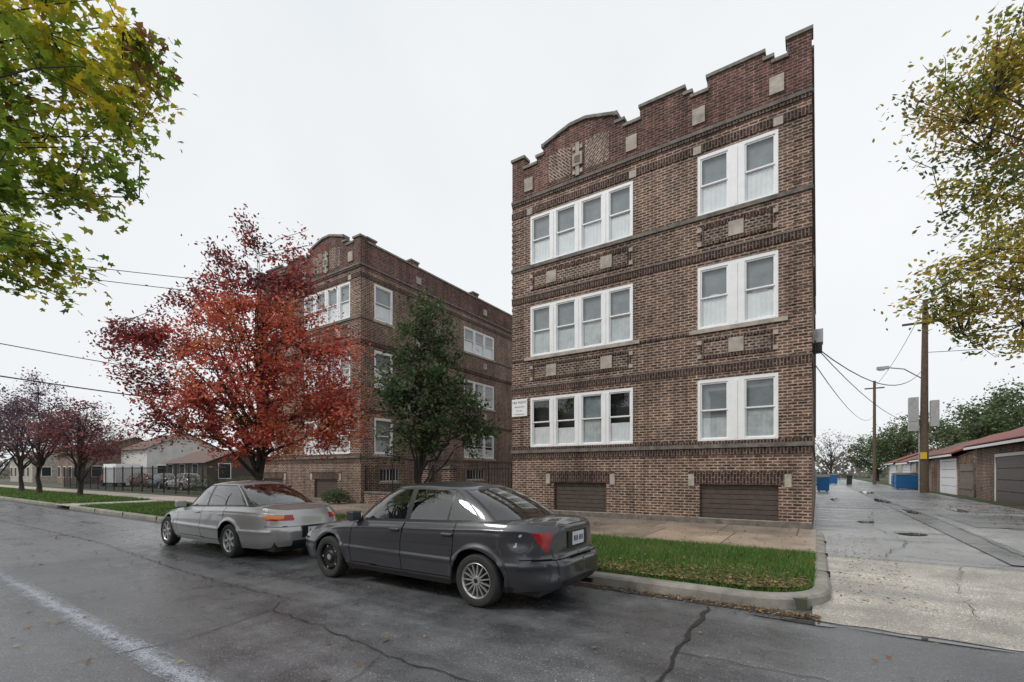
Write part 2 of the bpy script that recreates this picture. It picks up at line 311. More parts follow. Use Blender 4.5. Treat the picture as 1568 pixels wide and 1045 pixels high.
def crack(mb,pts,w,z=.0045,seg=.12,jit=.03,mat=M_tar):
    P=[]
    for (a,b) in zip(pts[:-1],pts[1:]):
        L=math.dist(a,b); n=max(2,int(L/seg))
        for i in range(n): t=i/n; P.append((a[0]+(b[0]-a[0])*t+R.uniform(-jit,jit),a[1]+(b[1]-a[1])*t+R.uniform(-jit,jit)))
    P.append(pts[-1]); L=[];Rr=[]
    for i,p in enumerate(P):
        a=P[max(i-1,0)];b=P[min(i+1,len(P)-1)]; dx,dy=b[0]-a[0],b[1]-a[1]; l=math.hypot(dx,dy) or 1; ww=w*R.uniform(.35,1.1)/2
        L.append((p[0]-dy/l*ww,p[1]+dx/l*ww,z)); Rr.append((p[0]+dy/l*ww,p[1]-dx/l*ww,z))
    for i in range(len(P)-1): mb.poly([L[i],L[i+1],Rr[i+1],Rr[i]],mat)
mb=MB()
Z1=.0085
crack(mb,[(-1.08,5.9),(-1.06,4.6),(-1.0,3.6),(-1.1,2.0),(-1,-2.9)],.05,Z1)
crack(mb,[(-14,3.6),(-9.5,3.35),(-7,3.25),(-5.6,3.3),(-5.35,2.95),(-4.2,2.9),(-3.0,2.75),(-2.2,2.8),(-1.1,2.7)],.018,Z1+.001,jit=.04)
crack(mb,[(-6.9,3.3),(-7.1,4.4),(-7.0,5.2)],.012,Z1+.002); crack(mb,[(-5.3,2.9),(-5.0,1.9),(-5.2,1.2)],.012,Z1+.002)
crack(mb,[(-40,3.8),(-25,3.4),(-14,3.6)],.03,Z1)
crack(mb,[(-3.2,2.75),(-2.8,1.9),(-2.5,1.3)],.010,Z1+.002); crack(mb,[(-1.1,4.2),(0,4.3),(1.2,4.1),(3,4.3)],.012,Z1+.002)
crack(mb,[(-16,5.6),(-16.1,3),(-16,0)],.03,Z1+.002); crack(mb,[(-11,3.4),(-11.3,1.2),(-11.1,-1)],.012,Z1+.002)
mb.obj('road_crack')
mb=MB(); crack(mb,[(.1,10.1),(3,10.15),(8,10.1)],.03,z=.112); crack(mb,[(1.4,6.6),(1.5,8.2),(1.9,10)],.012,z=.112,jit=.05); crack(mb,[(3,11),(3.2,20),(2.7,40)],.03,z=.124,seg=.4); crack(mb,[(.3,13),(2.5,13.3),(6,13.1)],.02,z=.122,seg=.25); crack(mb,[(.2,19),(3,19.4),(6.5,19.2)],.03,z=.123,seg=.25)
crack(mb,[(1.0,10.5),(1.6,13),(1.2,16),(1.7,22)],.02,z=.125,seg=.3,jit=.08)
mb.obj('alley_crack')
mb=MB()
xs=np.arange(-60,-3.4,.4)
for i in range(len(xs)-1):
    mb.poly([(xs[i],1.47,.0065),(xs[i+1],1.47,.0065),(xs[i+1],1.73,.0065),(xs[i],1.73,.0065)],M_line)
mb.obj('road_marking')
# ------------------------------------------------------------------ apartment buildings
F=14.045; ZG=.15
WLEV=[(2.5,4.26),(5.7,7.5),(8.96,10.7)]
def wall(mb,P,u0,u1,z0,z1,ops,mat,depth=.26):
    us=sorted({u0,u1,*[o[0] for o in ops],*[o[1] for o in ops]}); zs=sorted({z0,z1,*[o[2] for o in ops],*[o[3] for o in ops]})
    us=[u for u in us if u0-1e-6<=u<=u1+1e-6]; zs=[z for z in zs if z0-1e-6<=z<=z1+1e-6]
    for i in range(len(us)-1):
        for j in range(len(zs)-1):
            cu=(us[i]+us[i+1])/2; cz=(zs[j]+zs[j+1])/2
            if any(o[0]<cu<o[1] and o[2]<cz<o[3] for o in ops): continue
            mb.quadP(P,us[i],us[i+1],0,zs[j],zs[j+1],mat)
    for (a,b,c,d) in ops:
        for q in ([(a,c),(a,d)],[(b,c),(b,d)],[(a,c),(b,c)],[(a,d),(b,d)]):
            mb.poly([P(q[0][0],0,q[0][1]),P(q[1][0],0,q[1][1]),P(q[1][0],depth,q[1][1]),P(q[0][0],depth,q[0][1])],mat)
def window(fr,gl,P,u0,u1,z0,z1,n,mw,floor):
    cs=.075; o=-.02
    fr.boxP(P,u0,u0+cs,.03+o,.13,z0,z1,M_white); fr.boxP(P,u1-cs,u1,.03+o,.13,z0,z1,M_white)
    fr.boxP(P,u0+cs,u1-cs,.03+o,.13,z1-.10,z1,M_white); fr.boxP(P,u0+cs,u1-cs,.02+o,.13,z0,z0+.06,M_white)
    lw=(u1-u0-2*cs-(n-1)*mw)/n; zb=z0+.06; zt=z1-.10
    for i in range(n):
        a=u0+cs+i*(lw+mw); b=a+lw
        if i<n-1:
            fr.boxP(P,b,b+mw,.025+o,.13,zb,zt,M_white); fr.boxP(P,b+mw*.42,b+mw*.58,.010+o,.024+o,zb,zt,M_white)
        zm=zb+(zt-zb)*.5; s=.04
        for (p,q,d) in ((zb,zm+.03,.085+o),(zm,zt,.055+o)):
            fr.boxP(P,a,a+s,d,d+.029,p,q,M_white); fr.boxP(P,b-s,b,d,d+.029,p,q,M_white)
            fr.boxP(P,a+s,b-s,d,d+.029,p,p+s,M_white); fr.boxP(P,a+s,b-s,d,d+.029,q-s,q,M_white)
            gl.quadP(P,a+s,b-s,d+.015,p+s,q-s,M_glass)
        r=R.random(); top=M_blind if floor>0 else (M_dark if r<.6 else M_blind)
        low=M_curt if floor==2 else (M_curt if r<.55 else M_curt2)
        h=zb+(zt-zb)*(.5+R.uniform(-.06,.02))
        if floor==0: h=zb+(zt-zb)*R.uniform(.34,.50)
        k=12
        for j in range(k):
            x0=a+(b-a)*j/k; x1=a+(b-a)*(j+1)/k; da=.100+.010*(j%2); db=.100+.010*((j+1)%2)
            gl.poly([P(x0,da,zb),P(x1,db,zb),P(x1,db,h),P(x0,da,h)],low)
        if floor==1 and R.random()<.6:
            ccx=(a+b)/2; gl.poly([P(ccx+.2*math.cos(t),.098,h-.02+.13*math.sin(t)) for t in np.linspace(0,math.pi,9)],M_curt2)
        if top is M_blind: gl.quadP(P,a,b,.125,h-.02,zt,top)
        gl.quadP(P,a,b,.24,zb,zt,M_dark)
def apartment(name,fx,ops_side,cz=12.87):
    root=empty(name); wl=MB(); tr=MB(); fr=MB(); gl=MB()
    P=lambda u,d,z:(fx(u),F+d,z)
    L,Rr=-9.28,-.124
    groups=[(-8.52,-4.79,4,.24),(-2.889,-.863,2,.42)]
    ops=[(g[0],g[1],z0,z1) for g in groups for (z0,z1) in WLEV]+[(-7.57,-5.67,.32,1.27),(-2.834,-.863,.32,1.27)]
    wall(wl,P,L,Rr,ZG,11.15,ops,M_brick); wall(wl,P,L,Rr,11.15,12.46,[],M_brick_up)
    for g in groups:
        for fi,(z0,z1) in enumerate(WLEV): window(fr,gl,P,g[0],g[1],z0,z1,g[2],g[3],fi)
    for (a,b) in ((-7.57,-5.67),(-2.834,-.863)):
        for k in range(7): fr.boxP(P,a,b,.10,.125+.008*(k%2),.32+k*.1357,.32+(k+1)*.1357-.012,M_siding)
        fr.quadP(P,a,b,.16,.32,1.27,M_dark)
        tr.boxP(P,a-.02,b+.02,-.03,.1,.18,.32,M_stone)
        tr.boxP(P,a-.14,b+.14,-.018,.05,1.29,1.56,M_sold); tr.boxP(P,a-.30,a-.14,-.03,.05,1.22,1.56,M_stone); tr.boxP(P,b+.14,b+.30,-.03,.05,1.22,1.56,M_stone)
        tr.boxP(P,a-.30,b+.30,-.028,.05,1.56,1.63,M_sold)
    tr.boxP(P,L-.03,Rr+.03,-.07,.02,2.29,2.40,M_stoned); tr.boxP(P,L-.01,Rr+.01,-.04,.02,2.40,2.50,M_sold); tr.boxP(P,L,Rr,-.03,.02,2.10,2.288,M_sold)
    tr.boxP(P,L-.015,Rr+.015,-.035,.02,ZG,.30,M_stoned)
    for (z,h) in ((4.42,.20),(7.66,.20)):
        tr.boxP(P,L-.012,Rr+.012,-.022,.02,z,z+h,M_sold); tr.boxP(P,L-.02,Rr+.02,-.035,.02,z+h,z+h+.045,M_stoned)
    tr.boxP(P,L-.02,Rr+.02,-.05,.02,8.84,8.955,M_stoned)
    for g in groups: tr.boxP(P,g[0]-.22,g[1]+.22,-.06,.02,5.58,5.695,M_stone)
    tr.boxP(P,-4.57,-3.11,-.02,.02,5.58,5.66,M_sold); tr.boxP(P,L,-8.74,-.02,.02,5.58,5.66,M_sold)
    for (a,b) in ((L-.012,L+.42),(Rr-.42,Rr+.012)):
        for k in range(40):
            z=2.62+k*.21
            if any(abs(z+.05-q)<.17 for q in (4.5,7.75,8.9,5.62)) or z>10.6: continue
            tr.boxP(P,a,b,-.014,.0,z,z+.10,M_brick)
    tr.boxP(P,L-.012,Rr+.012,-.022,.02,10.78,11.0,M_sold); tr.boxP(P,L-.012,Rr+.012,-.05,.02,11.32,11.42,M_stoned); tr.boxP(P,L,Rr,-.03,.02,11.22,11.318,M_sold)
    for g in groups:
        for u in (g[0],g[1]): tr.boxP(P,u-.11,u+.11,-.034,.02,10.76,10.98,M_stone)
        for zp in (4.84,8.06):
            a,b=g[0]+.08,g[1]-.08; c,d=zp,zp+.58
            tr.boxP(P,a,b,-.012,.02,c,d,M_panel)
            for (p,q,r,s) in ((a,b,c,c+.09),(a,b,d-.09,d),(a,a+.09,c+.09,d-.09),(b-.09,b,c+.09,d-.09)): tr.boxP(P,p,q,-.03,.0,r,s,M_sold)
            ctr=[(a+b)/2] if g[2]==2 else [a+(b-a)*.22,a+(b-a)*.78]
            for u in ctr: tr.boxP(P,u-.19,u+.19,-.045,.02,c+.10,d-.08,M_stone)
            for u in (a-.02,b+.02):
                for zz in (c+.02,c+.42): tr.boxP(P,u-.06,u+.06,-.036,.02,zz,zz+.12,M_stone)
    for u in (-8.57,-4.83,-2.85,-.9): tr.boxP(P,u-.17,u+.17,-.045,.02,11.62,12.08,M_stone)
    segs=[(-9.28,-8.765,cz),(-8.765,-8.25,12.46),(-8.25,-7.986,12.68),(-5.344,-5.08,12.68),(-5.08,-4.567,12.46),(-4.567,-3.25,12.83),(-3.25,-3.05,12.62),(-3.05,-2.62,12.46),(-2.62,-1.196,12.83),(-1.196,-.99,12.62),(-.99,-.67,12.46),(-.67,-.124,12.9)]
    for a,b,z in segs:
        if z>12.47: wl.boxP(P,a,b,0,.30,12.46,z,M_brick_up)
        tr.boxP(P,a-.035,b+.035,-.05,.34,z,z+.09,M_cope)
    gb=[(-7.986,12.46),(-7.986,12.95),(-7.25,13.17),(-6.95,13.25),(-6.38,13.25),(-6.08,13.17),(-5.344,12.95),(-5.344,12.46)]
    wl.prismP(P,gb,0,.30,M_brick_up); gt=gb[1:-1]
    for a,b in zip(gt[:-1],gt[1:]): tr.prismP(P,[(a[0],a[1]),(b[0],b[1]),(b[0],b[1]+.1),(a[0],a[1]+.1)],-.06,.35,M_cope)
    for s in (-1,1): tr.boxP(P,-6.665+s*1.32-.06,-6.665+s*1.32+.06,-.055,.34,12.93,13.06,M_cope)
    for s,m in ((-1,M_d1),(1,M_d2)):
        c=-6.665+s*.68
        tr.prismP(P,[(c-.42,11.62),(c+.42,11.62),(c+.42,12.55),(c+.1*(-s),12.62),(c-.42,12.55)],-.012,.01,m)
    # stone motif under the gable: shaft, small square panel and cross blocks
    tr.boxP(P,-6.73,-6.60,-.05,.01,11.50,12.58,M_stone); tr.boxP(P,-6.84,-6.49,-.065,.01,11.82,12.24,M_stone); tr.boxP(P,-6.76,-6.57,-.08,.0,11.92,12.14,M_stoned)
    for s in (-1,1):
        for zz in (11.56,12.36): tr.boxP(P,-6.665+s*.13-.045,-6.665+s*.13+.045,-.045,.01,zz,zz+.13,M_stone)
    X0,X1=sorted((fx(L),fx(Rr))); D=34.
    PE=lambda u,d,z:(X1-d,u,z); PW=lambda u,d,z:(X0+d,u,z)
    wall(wl,PE,F,D,ZG,11.15,ops_side,M_brick); wall(wl,PE,F,D,11.15,12.46,[],M_brick_up); wall(wl,PW,F,D,ZG,12.46,[],M_brick)
    wl.poly([(X0,D,ZG),(X1,D,ZG),(X1,D,12.4),(X0,D,12.4)],M_brick); wl.poly([(X0+.1,F+.2,12.0),(X1-.1,F+.2,12.0),(X1-.1,D,12.0),(X0+.1,D,12.0)],M_roof)
    for PP in (PE,PW):
        tr.boxP(PP,F+.36,D,-.05,.3,12.46,12.55,M_cope)
        for uu in (F+3.2,F+8.4,F+13.5): wl.boxP(PP,uu,uu+.55,-.002,.28,12.55,12.72,M_brick_up); tr.boxP(PP,uu-.04,uu+.59,-.05,.3,12.72,12.80,M_cope)
        wl.boxP(PP,F+.302,F+.9,.002,.28,12.552,12.68,M_brick_up); tr.boxP(PP,F+.345,F+.95,-.05,.3,12.682,12.76,M_cope)
        for (z,h,m) in ((2.29,.11,M_stoned),(4.42,.2,M_sold),(7.66,.2,M_sold),(8.84,.1,M_stoned),(11.32,.1,M_stoned),(10.78,.2,M_sold)):
            tr.boxP(PP,F+.022,D,-.045 if m is M_stoned else -.02,.02,z+.001,z+h-.001,m)
    for i,o in enumerate(ops_side):
        if o[2]>2:
            n=1 if o[1]-o[0]<1.6 else 3
            fl=[k for k,w_ in enumerate(WLEV) if abs(w_[0]-o[2])<.1][0]
            window(fr,gl,PE,o[0],o[1],o[2],o[3],n,.14,fl); tr.boxP(PE,o[0]-.1,o[1]+.1,-.05,.02,o[2]-.12,o[2]-.002,M_stone)
        else:
            fr.boxP(PE,o[0],o[1],.08,.12,o[2],o[2]+.05,M_white); gl.quadP(PE,o[0],o[1],.12,o[2],o[3],M_dark)
            for q in np.linspace(o[0],o[1],7): fr.boxP(PE,q-.012,q+.012,.02,.04,o[2],o[3],M_white)
            tr.boxP(PE,o[0]-.1,o[1]+.1,-.03,.02,o[2]-.1,o[2],M_stone)
    for yy in (17.6,23.5):
        for zz in (5.0,8.2,11.65): tr.boxP(PE,yy,yy+.36,-.04,.02,zz,zz+.36,M_stone)
    wl.obj('walls',root); tr.obj('stone_and_brick_trim',root); fr.obj('window_frames',root); gl.obj('window_glazing',root)
    return root
b1=apartment('brick_apartment_building',lambda x:x,[])
so2=[]
for (z0,z1) in WLEV: so2+=[(14.85,16.0,z0,z1),(21.6,24.7,z0,z1-.25)]
so2+=[(15.2,16.4,1.15,1.75),(21.9,23.6,1.15,1.75)]
b2=apartment('brick_apartment_building',lambda x:-27.04-x,so2,12.64)
mb=MB(); mb.box(-.12,.12,14.25,14.6,4.95,5.3,M_metal); mb.box(-.12,.10,14.3,14.55,4.72,4.9,M_blk); mb.tube([(-.07,14.4,4.7),(-.07,14.4,2.6)],.025,6,M_metal); mb.tube([(-.05,14.2,2.5),(-.05,14.2,5.0)],.02,6,M_blk); mb.obj('wall_floodlight',b1,bevel=.02)
sg=empty('management_sign'); mb=MB(); mb.box(-9.26,-8.62,F-.06,F-.026,3.62,4.24,M_white)
mb.obj('board',sg)
Mtxt=pmat('sign_ink',(.02,.03,.08),rough=.6)
for i,(t,s) in enumerate((('VRE MGMT',.125),('Apartments',.085),('for rent',.075),('773-555-0142',.07))):
    cu=bpy.data.curves.new('text','FONT'); cu.body=t; cu.size=s; cu.align_x='CENTER'; o=bpy.data.objects.new('lettering',cu); C.objects.link(o); cu.materials.append(Mtxt)
    o.location=(-8.94,F-.063,4.07-i*.135); o.rotation_euler=(math.pi/2,0,0); o.parent=sg
# ------------------------------------------------------------------ fences
def fence(name,p0,p1,z0,h,sp,wallh=0):
    mb=MB(); a=Vector(p0);b=Vector(p1);L=(b-a).length;n=int(L/sp)
    for z in (z0+.15+wallh,z0+h-.12): mb.tube([(a.x,a.y,z),(b.x,b.y,z)],.018,4,M_iron)
    for i in range(n+1):
        p=a.lerp(b,i/n); post=(i%14==0); r=.035 if post else .011
        mb.tube([(p.x,p.y,z0+wallh),(p.x,p.y,z0+h+(.08 if post else 0))],r,4,M_iron)
    if wallh:
        mb.box(min(a.x,b.x),max(a.x,b.x),a.y-.12,a.y+.12,z0,z0+wallh,M_brick); mb.box(min(a.x,b.x),max(a.x,b.x),a.y-.16,a.y+.16,z0+wallh,z0+wallh+.08,M_stoned)
    return mb.obj(name)
fence('iron_fence',(-17.7,14.3),(-13.9,14.3),.15,1.75,.13,.5); fence('iron_fence',(-12.4,14.3),(-9.35,14.3),.15,1.75,.13,.5); fence('iron_fence',(-13.6,14.3),(-12.7,14.3),.15,1.9,.12)
mb=MB()
for x in (-13.75,-12.55): mb.box(x-.22,x+.22,14.1,14.5,.15,1.75,M_brick); mb.box(x-.27,x+.27,14.05,14.55,1.75,1.86,M_stoned)
mb.obj('brick_gate_piers')
fence('iron_fence',(-62,13.6),(-29.6,13.6),.13,1.9,.14)
# ------------------------------------------------------------------ trees
RX=(.8338,.552); FX=(-.552,.8338)
def off(base,a,b): return (base[0]+RX[0]*a+FX[0]*b, base[1]+RX[1]*a+FX[1]*b)
def tree(name,base,ctr,blobs,ncl,nleaf,cr,ls,pal,tr,nl,tmpl=OVAL,up=.5,fork=.3,bark=None,zb=.14,outer=2.2,seed=1):
    bark=bark or M_bark; rr=random.Random(seed); root=empty(name,(0,0,0)); mb=MB()
    W=[b[6] if len(b)>6 else b[3]*b[4]*b[5] for b in blobs]
    def sample(e):
        b=rr.choices(blobs,W)[0]; d=Vector((rr.gauss(0,1),rr.gauss(0,1),rr.gauss(0,1))).normalized()*(rr.random()**(1/e))
        a,bb=b[0]+d.x*b[3],b[1]+d.y*b[4]; x,y=off(ctr,a,bb); return Vector((x,y,b[2]+d.z*b[5])),a
    zmin=min(b[2]-b[5] for b in blobs); zmax=max(b[2]+b[5]*.7 for b in blobs)
    B=Vector((base[0],base[1],zb)); top=Vector((ctr[0],ctr[1],zmin+(zmax-zmin)*.72)); fk=B.lerp(Vector((base[0],base[1],top.z)),fork)
    tp=[]; n=9
    for i in range(n+1):
        t=i/n; p=B*(1-t)**2+fk*2*t*(1-t)+top*t*t; tp.append(p+Vector((rr.uniform(-1,1),rr.uniform(-1,1),0))*tr*.5*(t>0))
    trad=[tr*(1.35 if i==0 else 1)*(1-.85*i/n) for i in range(n+1)]
    mb.tube(tp,trad,9,bark); nodes=[(p,r) for p,r in zip(tp,trad) if p.z>zmin+.2]
    if not nodes: nodes=[(tp[-1],trad[-1])]
    for k in range(nl):
        tgt,_=sample(6); i0=rr.randint(max(1,int(n*.25)),n-2); s=tp[i0]
        for q in range(n):
            if s.z>tgt.z-.3 and i0>2: i0-=1; s=tp[i0]
        c=s.lerp(tgt,.45)+Vector((0,0,(tgt-s).length*.12)); pts=[];rd=[];r0=max(trad[i0]*.6,.015)
        for i in range(8):
            t=i/7; p=s*(1-t)**2+c*2*t*(1-t)+tgt*t*t+Vector((rr.gauss(0,1),rr.gauss(0,1),rr.gauss(0,1)))*.05*(0<i<7); pts.append(p); rd.append(r0*(1-t)**1.2+.007)
        mb.tube(pts,rd,6,bark,False); nodes+=list(zip(pts[2:],rd[2:]))
    NP=np.array([tuple(p) for p,_ in nodes]); cen=[];col=[]
    for k in range(ncl):
        c,a=sample(outer); d=np.linalg.norm(NP-np.array(c),axis=1)+np.maximum(0,NP[:,2]-c.z)*.8; j=int(np.argmin(d)); s=nodes[j][0]
        mid=s.lerp(c,.5)+Vector((rr.gauss(0,.08),rr.gauss(0,.08),rr.gauss(0,.06))); tipc=c+(c-s).normalized()*cr*.6 if (c-s).length>.01 else c
        mb.tube([s,mid,c,tipc],[min(nodes[j][1],.018)*.9+.002,.009,.006,.003],4,bark,False)
        base_c=np.array(pal(c,a,rr)); m=int(nleaf*rr.uniform(.5,1.5))
        f=rng.random(m)[:,None]; along=np.array(mid)[None]*(1-f)+np.array(tipc)[None]*f
        P=along+rng.normal(size=(m,3))*cr*np.array([1,1,.75])*(.45+.55*f)
        cen.append(P); cc=base_c[None]*(rng.uniform(.6,1.35,size=(m,1)))*rng.uniform(.88,1.12,size=(m,3)); col.append(cc)
    cen=np.concatenate(cen); col=np.clip(np.concatenate(col),0.004,.9); mb.obj('trunk_and_branches',root,smooth=True)
    leaves('foliage',cen,ls*rng.uniform(.65,1.25,len(cen)),col,tmpl,M_leaf,root,up)
    return root
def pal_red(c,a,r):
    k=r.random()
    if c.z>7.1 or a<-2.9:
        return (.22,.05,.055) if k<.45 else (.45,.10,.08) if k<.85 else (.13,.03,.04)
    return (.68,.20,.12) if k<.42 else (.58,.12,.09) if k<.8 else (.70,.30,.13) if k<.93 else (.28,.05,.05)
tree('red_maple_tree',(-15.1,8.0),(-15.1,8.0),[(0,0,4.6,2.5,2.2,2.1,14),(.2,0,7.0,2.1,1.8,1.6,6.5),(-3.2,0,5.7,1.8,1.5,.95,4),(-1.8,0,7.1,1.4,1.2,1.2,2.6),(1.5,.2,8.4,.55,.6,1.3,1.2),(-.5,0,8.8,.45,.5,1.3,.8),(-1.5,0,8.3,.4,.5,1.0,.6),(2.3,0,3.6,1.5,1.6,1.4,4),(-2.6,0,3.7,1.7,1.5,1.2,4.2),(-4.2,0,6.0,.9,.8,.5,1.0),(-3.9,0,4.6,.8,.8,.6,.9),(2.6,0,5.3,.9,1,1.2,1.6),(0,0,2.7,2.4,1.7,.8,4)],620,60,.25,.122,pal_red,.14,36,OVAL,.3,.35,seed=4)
def pal_g(c,a,r):
    k=r.random(); return (.08,.125,.05) if k<.4 else (.14,.19,.085) if k<.7 else (.045,.075,.03) if k<.88 else (.22,.25,.15)
tree('young_green_tree',(-7.95,8.0),(-7.9,8.0),[(0,0,4.0,1.15,1.1,1.2),(.75,0,3.0,1.0,.9,.9),(-.6,0,3.4,.8,.8,.95),(.1,0,5.1,.75,.7,.8),(.1,0,5.85,.3,.3,.5),(1.2,0,2.5,.65,.6,.5),(-.5,0,2.5,.75,.6,.6),(.1,0,2.5,.8,.8,.6)],250,46,.15,.10,pal_g,.065,20,OVAL,.3,.4,M_barkl,seed=9)
def pal_m(c,a,r):
    k=r.random()
    if c.z>7.4: return (.66,.56,.05) if k<.42 else (.36,.45,.06) if k<.78 else (.17,.28,.04) if k<.94 else (.25,.14,.05)
    return (.45,.50,.06) if k<.35 else (.25,.36,.045) if k<.78 else (.14,.24,.03) if k<.94 else (.6,.48,.06)
tree('yellowing_maple_tree',(-13.6,-3.6),(-12.9,.46),[(3.0,0,8.3,1.8,1.8,1.3),(2.4,0,6.55,1.7,1.5,.6),(2.2,0,4.95,1.75,1.5,.65),(0,0,7,2.4,2.4,3.0,5)],340,29,.21,.145,pal_m,.24,30,MAPLE,.7,.5,seed=12)
def pal_r(c,a,r):
    k=r.random(); return (.56,.46,.09) if k<.46 else (.34,.34,.08) if k<.8 else (.16,.21,.06) if k<.92 else (.42,.27,.08)
tree('autumn_alley_tree',(8.6,12.4),(5.79,14.6),[(-3.4,0,9.0,1.7,1.6,1.3,5),(-2.8,0,7.0,1.6,1.5,1.1,3.2),(-3.5,0,5.3,1.6,1.4,.75,3.6),(-2.6,0,4.5,1.3,1.2,.55,1.6),(0,0,7.5,2.6,2.4,3,7)],440,52,.22,.105,pal_r,.22,34,OVAL,.5,.5,seed=21)
def pal_p(c,a,r):
    k=r.random(); return (.16,.10,.125) if k<.5 else (.24,.15,.175) if k<.8 else (.10,.06,.075)
def pal_p2(c,a,r): return (.28,.09,.09) if r.random()<.5 else (.15,.07,.075)
for i,(x,y,s) in enumerate(((-50,8.6,1.05),(-43.5,8.3,1.15),(-37.5,8.9,.78),(-60,8.8,1.0))):
    tree('purple_plum_tree',(x,y),(x,y),[(0,0,4.8*s,2.9*s,2.7,1.9*s),(-1.5,0,5.3*s,1.6,1.6,1.3),(1.6,0,4.2*s,1.6,1.6,1.3),(.3,0,6.6*s,1.3,1.3,.9)],190,26,.28,.145,pal_p if i!=2 else pal_p2,.15,18,DIA,.3,.35,seed=30+i)
def pal_bg(c,a,r):
    k=r.random(); return (.11,.16,.07) if k<.5 else (.17,.21,.10) if k<.8 else (.06,.095,.045)
for i,(x,y,h,rad) in enumerate(((14,62,10.5,5),(22,60,12,6),(10.5,80,10,5),(30,52,12.5,6.5),(19,86,12,6),(37,64,13,6),(8.5,100,9,4.5))):
    tree('background_green_tree',(x,y),(x,y),[(0,0,h*.55,rad,rad,h*.36),(rad*.4,0,h*.75,rad*.6,rad*.6,h*.22),(-rad*.5,0,h*.5,rad*.6,rad*.6,h*.28)],190,44,.55,.30,pal_bg,.28,12,DIA,.3,.3,seed=50+i)
for i,(x,y) in enumerate(((2,96),(-3,110),(-62,42),(-98,30),(-75,18))):
    tree('bare_tree',(x,y),(x,y),[(0,0,6.0,3.6,3.6,3.2)],150,5 if i<2 else 14,.5,.25,lambda c,a,r:(.18,.155,.10),.20,26,DIA,.3,.3,seed=71+i)
N=12000; ang=rng.uniform(math.radians(60),math.radians(185),N); rad=rng.uniform(150,230,N)
hh=5.5+2.5*np.sin(ang*37)+2*np.sin(ang*91+1)+rng.normal(0,.5,N); cz=np.abs(rng.random(N))*np.maximum(hh,2)
cen=np.stack([rad*np.cos(ang),rad*np.sin(ang),cz],1); cc=np.array([.20,.195,.165])*rng.uniform(.6,1.3,(N,1)); leaves('distant_tree_line',cen,rng.uniform(1.0,2.0,N),cc,DIA,M_leaf,None,.1)
N=2500; cen=np.stack([rng.uniform(6.9,8.2,N),rng.uniform(19,27,N),.15+np.abs(rng.normal(0,.35,N))],1); cc=np.array([[.15,.10,.06]])*rng.uniform(.5,1.5,(N,1)); leaves('dry_shrub',cen,rng.uniform(.06,.12,N),cc,OVAL,M_leaf)
def shrub(name,cx,cy,rx,ry,h,n,c):
    d=rng.normal(size=(n,3)); d/=np.linalg.norm(d,axis=1)[:,None]; d*=rng.random((n,1))**.4
    cen=np.stack([cx+d[:,0]*rx,cy+d[:,1]*ry,.15+h*.5+d[:,2]*h*.5],1); leaves(name,cen,rng.uniform(.05,.11,n),np.array([c])*rng.uniform(.5,1.5,(n,1)),OVAL,M_leaf)
for i,(x,y,r,h,c) in enumerate(((-29,14.4,1.2,1.3,(.11,.14,.05)),(-31.5,14.6,1.4,1.1,(.13,.14,.06)),(-35,14.5,1.6,1.4,(.10,.12,.05)),(-39,15,2.0,1.6,(.14,.10,.05)),(-47,15,2.2,1.5,(.10,.12,.06)),(-18.6,13.3,.6,.7,(.07,.11,.04)),(-16.2,15.2,.9,1.0,(.06,.10,.035)),(-10.9,15.2,.9,.9,(.07,.11,.04)))): shrub('shrub',x,y,r,.7,h,1500,c)
# ------------------------------------------------------------------ grass
def grass(name,n,x0,x1,y0,y1,h,wd,z=.142):
    x=rng.uniform(x0,x1,n);y=rng.uniform(y0,y1,n)
    k=~((x>-.75)&(y<7.05)&(((x+.75)**2+(y-7.05)**2)>.69**2)); x=x[k];y=y[k]
    thin=(.5+.5*np.sin(x*3.1+y)*np.sin(y*4.3+x*.7)); k=rng.random(len(x))<(.55+.45*thin); x=x[k];y=y[k];n=len(x)
    a=rng.uniform(0,6.28,n);hh=h*rng.uniform(.4,1.5,n);l=rng.normal(0,.45,(n,2))*hh[:,None]
    dx=np.cos(a)*wd;dy=np.sin(a)*wd
    V=np.zeros((n,3,3)); V[:,0]=np.stack([x-dx,y-dy,np.full(n,z)],1);V[:,1]=np.stack([x+dx,y+dy,np.full(n,z)],1);V[:,2]=np.stack([x+l[:,0],y+l[:,1],z+hh],1)
    t=(.5+.5*np.sin(x*2.1+1)*np.sin(y*2.7))[:,None]; c=(np.array([[.075,.175,.028]])*t+np.array([[.13,.215,.045]])*(1-t))*rng.uniform(.5,1.4,(n,1)); c[rng.random(n)<.08]=(.25,.21,.10)
    raw_faces(name,V,3,c,M_blade)
grass('grass',95000,-5.5,-.04,6.34,9.88,.07,.006)
grass('grass',50000,-27,-5.5,6.34,9.88,.08,.012)
grass('grass',40000,-70,-29.6,6.34,9.88,.10,.03)
def litter(name,x,y,z,s0=.035,s1=.075):
    n=len(x); pal=np.array([(.20,.11,.055),(.30,.19,.08),(.11,.07,.045),(.27,.12,.06),(.15,.11,.07),(.34,.27,.12)]); c=pal[rng.integers(0,6,n)]*rng.uniform(.5,1.1,(n,1))
    leaves(name,np.stack([x,y,z],1),rng.uniform(s0,s1,n),c,OVAL,M_litter,None,flat=True)
n=2300; x=-5+4.9*rng.random(n)**.42; y=6.36+np.abs(rng.normal(0,.55,n)); k=~((x>-.8)&(y<7.05)&(((x+.75)**2+(y-7.05)**2)>.66**2))&(y<9.8)
litter('fallen_leaves',x[k],y[k],np.full(k.sum(),.195))
n=1500; x=.02-8*rng.random(n)**1.5; y=6.13-np.abs(rng.normal(0,.12,n)); litter('fallen_leaves',x,y,rng.uniform(.014,.03,n),.025,.05)
n=260; litter('fallen_leaves',rng.uniform(-16,4,n),rng.uniform(.8,5.9,n),np.full(n,.018),.04,.08)
